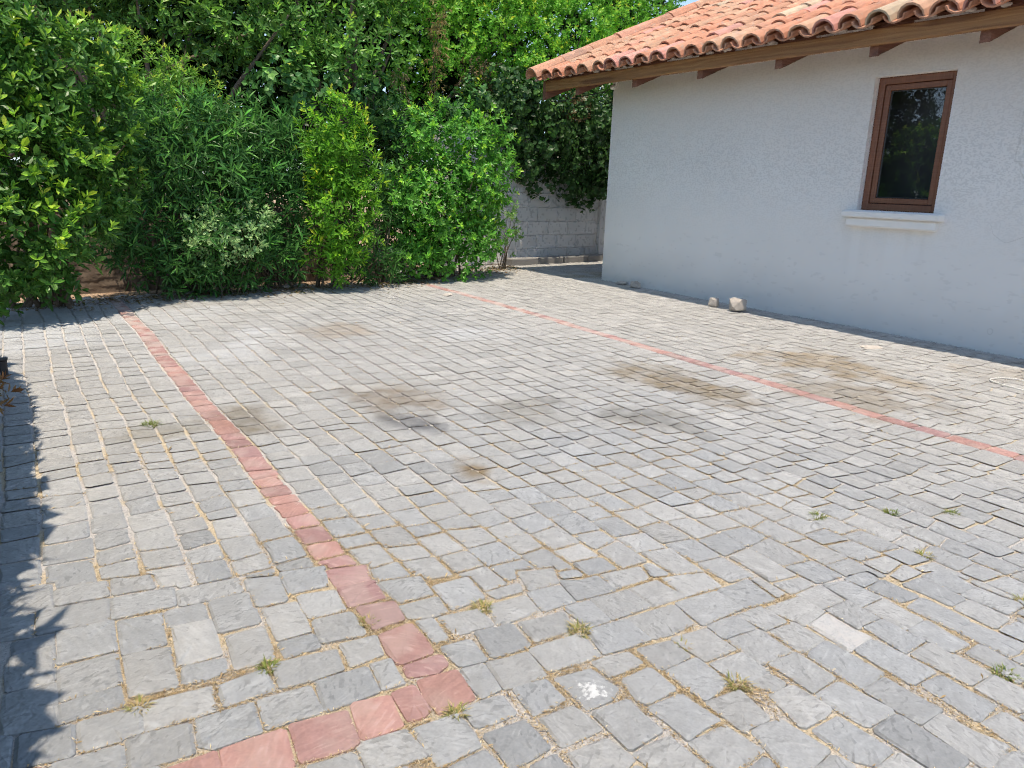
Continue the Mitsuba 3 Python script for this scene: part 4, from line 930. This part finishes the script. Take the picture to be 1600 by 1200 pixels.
DARK, MID, LIME = (.030, .062, .016), (.050, .105, .024), (.155, .245, .035)
SPEC = {
 'laurel_shrub': dict(gap=.36, leaf='obovate', size=.078, per=9, dens=185, col=(.036,.078,.022), tip=(.24,.37,.045), seed=1, bright=.35, gloss=True, root=(.2, 7.0), label='big glossy leaved shrub with lime green tips at the far left', cat='shrub', stems=(.022, 14)),
 'fine_leaved_shrub': dict(leaf='narrow', size=.048, per=9, dens=280, col=(.07, .13, .028), tip=(.27,.38,.055), seed=2, bright=.3, root=(1.0, 7.95), label='fine leaved bright shrub behind the glossy shrub, sloping down to the right', cat='shrub', stems=(.015, 8)),
 'oleander_bush': dict(bright=.2, gap=.40, leaf='lance', size=.112, per=9, dens=165, col=(.029,.070,.026), tip=(.105,.215,.06), seed=3, gloss=True, pitch=(.1, 1.2), root=(1.25, 7.55), label='wide dark oleander with long narrow leaves, left of the middle bushes', cat='shrub', stems=(.013, 26)),
 'oleander_bush_001': dict(bright=.25, gap=.40, leaf='lance', size=.112, per=10, dens=170, col=(.031,.076,.028), tip=(.09,.20,.06), seed=4, pitch=(.2, 1.3), root=(2.2, 7.6), label='upright oleander touching the left side of the yellow green bush', cat='shrub', stems=(.012, 18)),
 'privet_shrub': dict(gap=.30, leaf='narrow', size=.068, per=9, dens=330, col=(.060,.130,.018), tip=(.25,.42,.03), seed=5, bright=.5, root=(2.66, 7.45), label='narrow upright yellow green bush in the middle of the hedge', cat='shrub', stems=(.014, 12)),
 'oleander_bush_002': dict(leaf='lance', size=.10, per=9, dens=160, col=(.027,.064,.024), tip=(.08,.17,.055), seed=6, root=(3.2, 7.6), label='low dark oleander between the yellow green bush and the round bush', cat='shrub', stems=(.012, 14)),
 'orange_shrub': dict(rough=.32, gap=.33, leaf='ovate', size=.058, per=8, dens=260, col=(.046,.118,.024), tip=(.20,.36,.035), seed=7, gloss=True, bright=.2, root=(4.1, 7.9), label='broad round bright green bush at the right end of the hedge', cat='shrub', stems=(.02, 14)),
 'pale_rose_bush': dict(leaf='ovate', size=.048, per=7, dens=300, col=(.14,.20,.125), tip=(.20,.27,.16), seed=8, core=.1, root=(1.62, 7.25), label='small pale grey green rose bush in front of the wide oleander', cat='shrub', stems=(.007, 12)),
 'white_rose_bush': dict(leaf='ovate', size=.05, per=7, dens=190, col=(.08, .13, .06), tip=(.16, .22, .09), seed=9, core=.1, gap=.42, root=(5.28, 8.45), label='thin climbing rose with white flowers against the whitewashed wall', cat='shrub', stems=(.008, 6)),
 'ivy': dict(leaf='broad', size=.07, per=6, dens=210, col=(.018,.040,.016), tip=(.05, .10, .03), seed=10, gloss=True, up=-.1, droop=.5, pitch=(-.2, .5), root=(6.3,9.6), label='dark ivy hanging over the whitewashed wall beside the house', cat='ivy', stems=(.012, 10)),  # leaf colour darkened to paint in the shadow below the eave
 'dry_creeper': dict(leaf='ovate', size=.045, per=6, dens=120, col=(.07,.048,.035), tip=(.13,.09,.06), seed=11, up=0, droop=.4, core=.4, root=(6.0,9.6), label='withered brown patch of creeper above the dark ivy', cat='creeper', stems=(.008, 8)),
 'creeper': dict(leaf='ovate', size=.05, per=8, dens=250, col=(.075, .165, .026), tip=(.27, .40, .035), seed=12, bright=.25, rough=.42, gap=.46, root=(7.0, 10.2), label='tall mass of bright small leaved creeper behind the round bush and the roof', cat='creeper', stems=(.03, 14)),
 'shade_tree': dict(leaf='obovate', size=.085, per=8, dens=120, col=(.034,.072,.020), tip=(.16,.26,.045), seed=13, gloss=True, rough=.34, gap=.5, root=(1.5, 9.4), label='dark broad leaved tree over the left part of the hedge', cat='tree', stems=(.05, 10)),
 'laurel_tree': dict(leaf='obovate', size=.08, per=8, dens=140, col=(.048, .100, .026), tip=(.22, .35, .05), seed=14, bright=.15, gloss=True, rough=.34, gap=.48, root=(3.3, 9.3), label='laurel tree with bright leaf clumps above the yellow green bush', cat='tree', stems=(.05, 10)),
 'broad_leaved_vine': dict(gap=.44, leaf='broad', size=.078, per=6, dens=150, col=(.030,.070,.028), tip=(.12,.215,.07), seed=15, gloss=True, up=.3, droop=.25, pitch=(0, .7), root=(3.4, 8.7), label='broad leaved vine hanging behind the yellow green bush', cat='vine', stems=(.012, 10)),
 'hanging_dry_vine': dict(leaf='narrow', size=.05, per=6, dens=130, col=(.13,.09,.055), tip=(.22,.16,.10), seed=16, up=-.6, droop=.8, core=.5, root=(4.57, 9.1), label='long strand of dead straw brown vine hanging above the round bush', cat='vine', stems=(.006, 4)),
 'hanging_dry_vine_001': dict(leaf='narrow', size=.05, per=6, dens=130, col=(.075,.058,.048), tip=(.12,.09,.07), seed=17, up=-.6, droop=.8, core=.5, root=(3.9, 8.75), label='short grey strand of dead vine between laurel tree and creeper', cat='vine', stems=(.006, 4)),
 'backing_hedge': dict(leaf='obovate', size=.13, per=7, dens=46, col=(.012,.027,.009), tip=(.03,.06,.015), seed=18, rough=.3, gap=.15, core=.5, root=(3.5, 10.8), label='tall dark hedge closing the background behind the trees and creeper', cat='hedge', stems=(.04, 30), spread=2.5),  # added to close gaps; leaf colour darkened to stand for deep shade
 'understory': dict(leaf='lance', size=.14, per=7, dens=36, col=(.014,.032,.011), tip=(.03,.06,.02), seed=19, root=(2.4, 8.4), label='deep green undergrowth filling the shade behind the oleanders', cat='undergrowth', stems=(.01, 24), spread=.9),  # leaf colour darkened to paint the shadowed gaps between the bushes
}
for nm, cl in PLANTS.items():
    sp = dict(SPEC[nm])
    root, st, lab, cat_, gl, spread = sp.pop('root'), sp.pop('stems'), sp.pop('label'), sp.pop('cat'), sp.pop('gloss', False), sp.pop('spread', .12)
    base = nm.rsplit('_0', 1)[0] if nm[-3:].isdigit() else nm
    k = thing(base, lab, cat_)
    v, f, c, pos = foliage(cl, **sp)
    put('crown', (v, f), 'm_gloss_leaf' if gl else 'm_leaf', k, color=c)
    stems('stem', pos, root, st[0], k, st[1], spread, sp['seed'])

def blossom(name, p, r_, n, col, label, seed):
    r = np.random.default_rng(seed)
    out, cols = [], []
    for i in range(n):
        a = r.uniform(0, 6.28); el = r.uniform(-.2, 1.3)
        d = np.array([math.cos(a) * math.cos(el), math.sin(a) * math.cos(el), math.sin(el)])
        s = unit(np.cross(d, r.normal(size=3)))
        u = np.cross(s, d)
        L = r_ * r.uniform(.7, 1.1)
        q = [np.zeros(3), d * L * .5 + s * L * .42 + u * L * .1, d * L + s * L * .15, d * L - s * L * .15, d * L * .5 - s * L * .42 + u * L * .1]
        out.append((np.array(q) + p, np.array([[0, 1, 2], [0, 2, 3], [0, 3, 4]])))
    v, f = merge(out)
    c = np.array(col) * r.uniform(.85, 1.1, (len(v), 1))
    put(name, (v, f), 'm_petal', 'white_rose_bush' if name == 'flower' else None, color=c)
blossom('flower', np.array([5.17, 8.17, .87]), .05, 22, (.75, .74, .68), '', 1)
blossom('flower', np.array([5.09, 8.16, .60]), .032, 16, (.72, .70, .64), '', 2)
blossom('flower', np.array([5.24, 8.16, .45]), .03, 16, (.70, .69, .62), '', 3)

# planting outside the frame at the left whose shadow falls on the paving
side = []
for y in np.arange(-1.2, 4.9, .36):
    off = .07 * ((y - 2.7) / 1.0) ** 2 if y > 2.7 else .05 * (y - 2.7) ** 2
    side.append((-.74 - off + rng.normal(0, .03), y, .55, .32, .3, .55))
    side.append((-.68 - off + rng.normal(0, .03), y + .2, 1.40, .38, .3, .70))
k = thing('side_hedge', 'narrow leaved hedge along the left edge of the paving, outside the picture, throwing the shadow', 'hedge')
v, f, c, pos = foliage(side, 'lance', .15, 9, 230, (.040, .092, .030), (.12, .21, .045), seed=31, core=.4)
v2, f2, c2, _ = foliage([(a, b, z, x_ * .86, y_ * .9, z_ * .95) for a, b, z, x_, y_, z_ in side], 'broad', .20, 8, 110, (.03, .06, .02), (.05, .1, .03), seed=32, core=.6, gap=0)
c = np.vstack([c, c2])
v, f = merge([(v, f), (v2, f2)])
lx = v[:, 0].reshape(-1, 7).max(1) < -.165        # clipped back from the paving
v, c = v.reshape(-1, 7, 3)[lx].reshape(-1, 3), c.reshape(-1, 7, 3)[lx].reshape(-1, 3)
f = (np.arange(lx.sum())[:, None, None] * 7 + LEAF['lance'][1][None]).reshape(-1, 3)
pos = pos[pos[:, 0] < -.3]
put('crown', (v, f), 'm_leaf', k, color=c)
for yy in np.arange(-1.0, 4.3, .75):
    stems('stem', pos[np.abs(pos[:, 1] - yy) < .3], (-.66, yy), .014, k, 5, .04, 31)
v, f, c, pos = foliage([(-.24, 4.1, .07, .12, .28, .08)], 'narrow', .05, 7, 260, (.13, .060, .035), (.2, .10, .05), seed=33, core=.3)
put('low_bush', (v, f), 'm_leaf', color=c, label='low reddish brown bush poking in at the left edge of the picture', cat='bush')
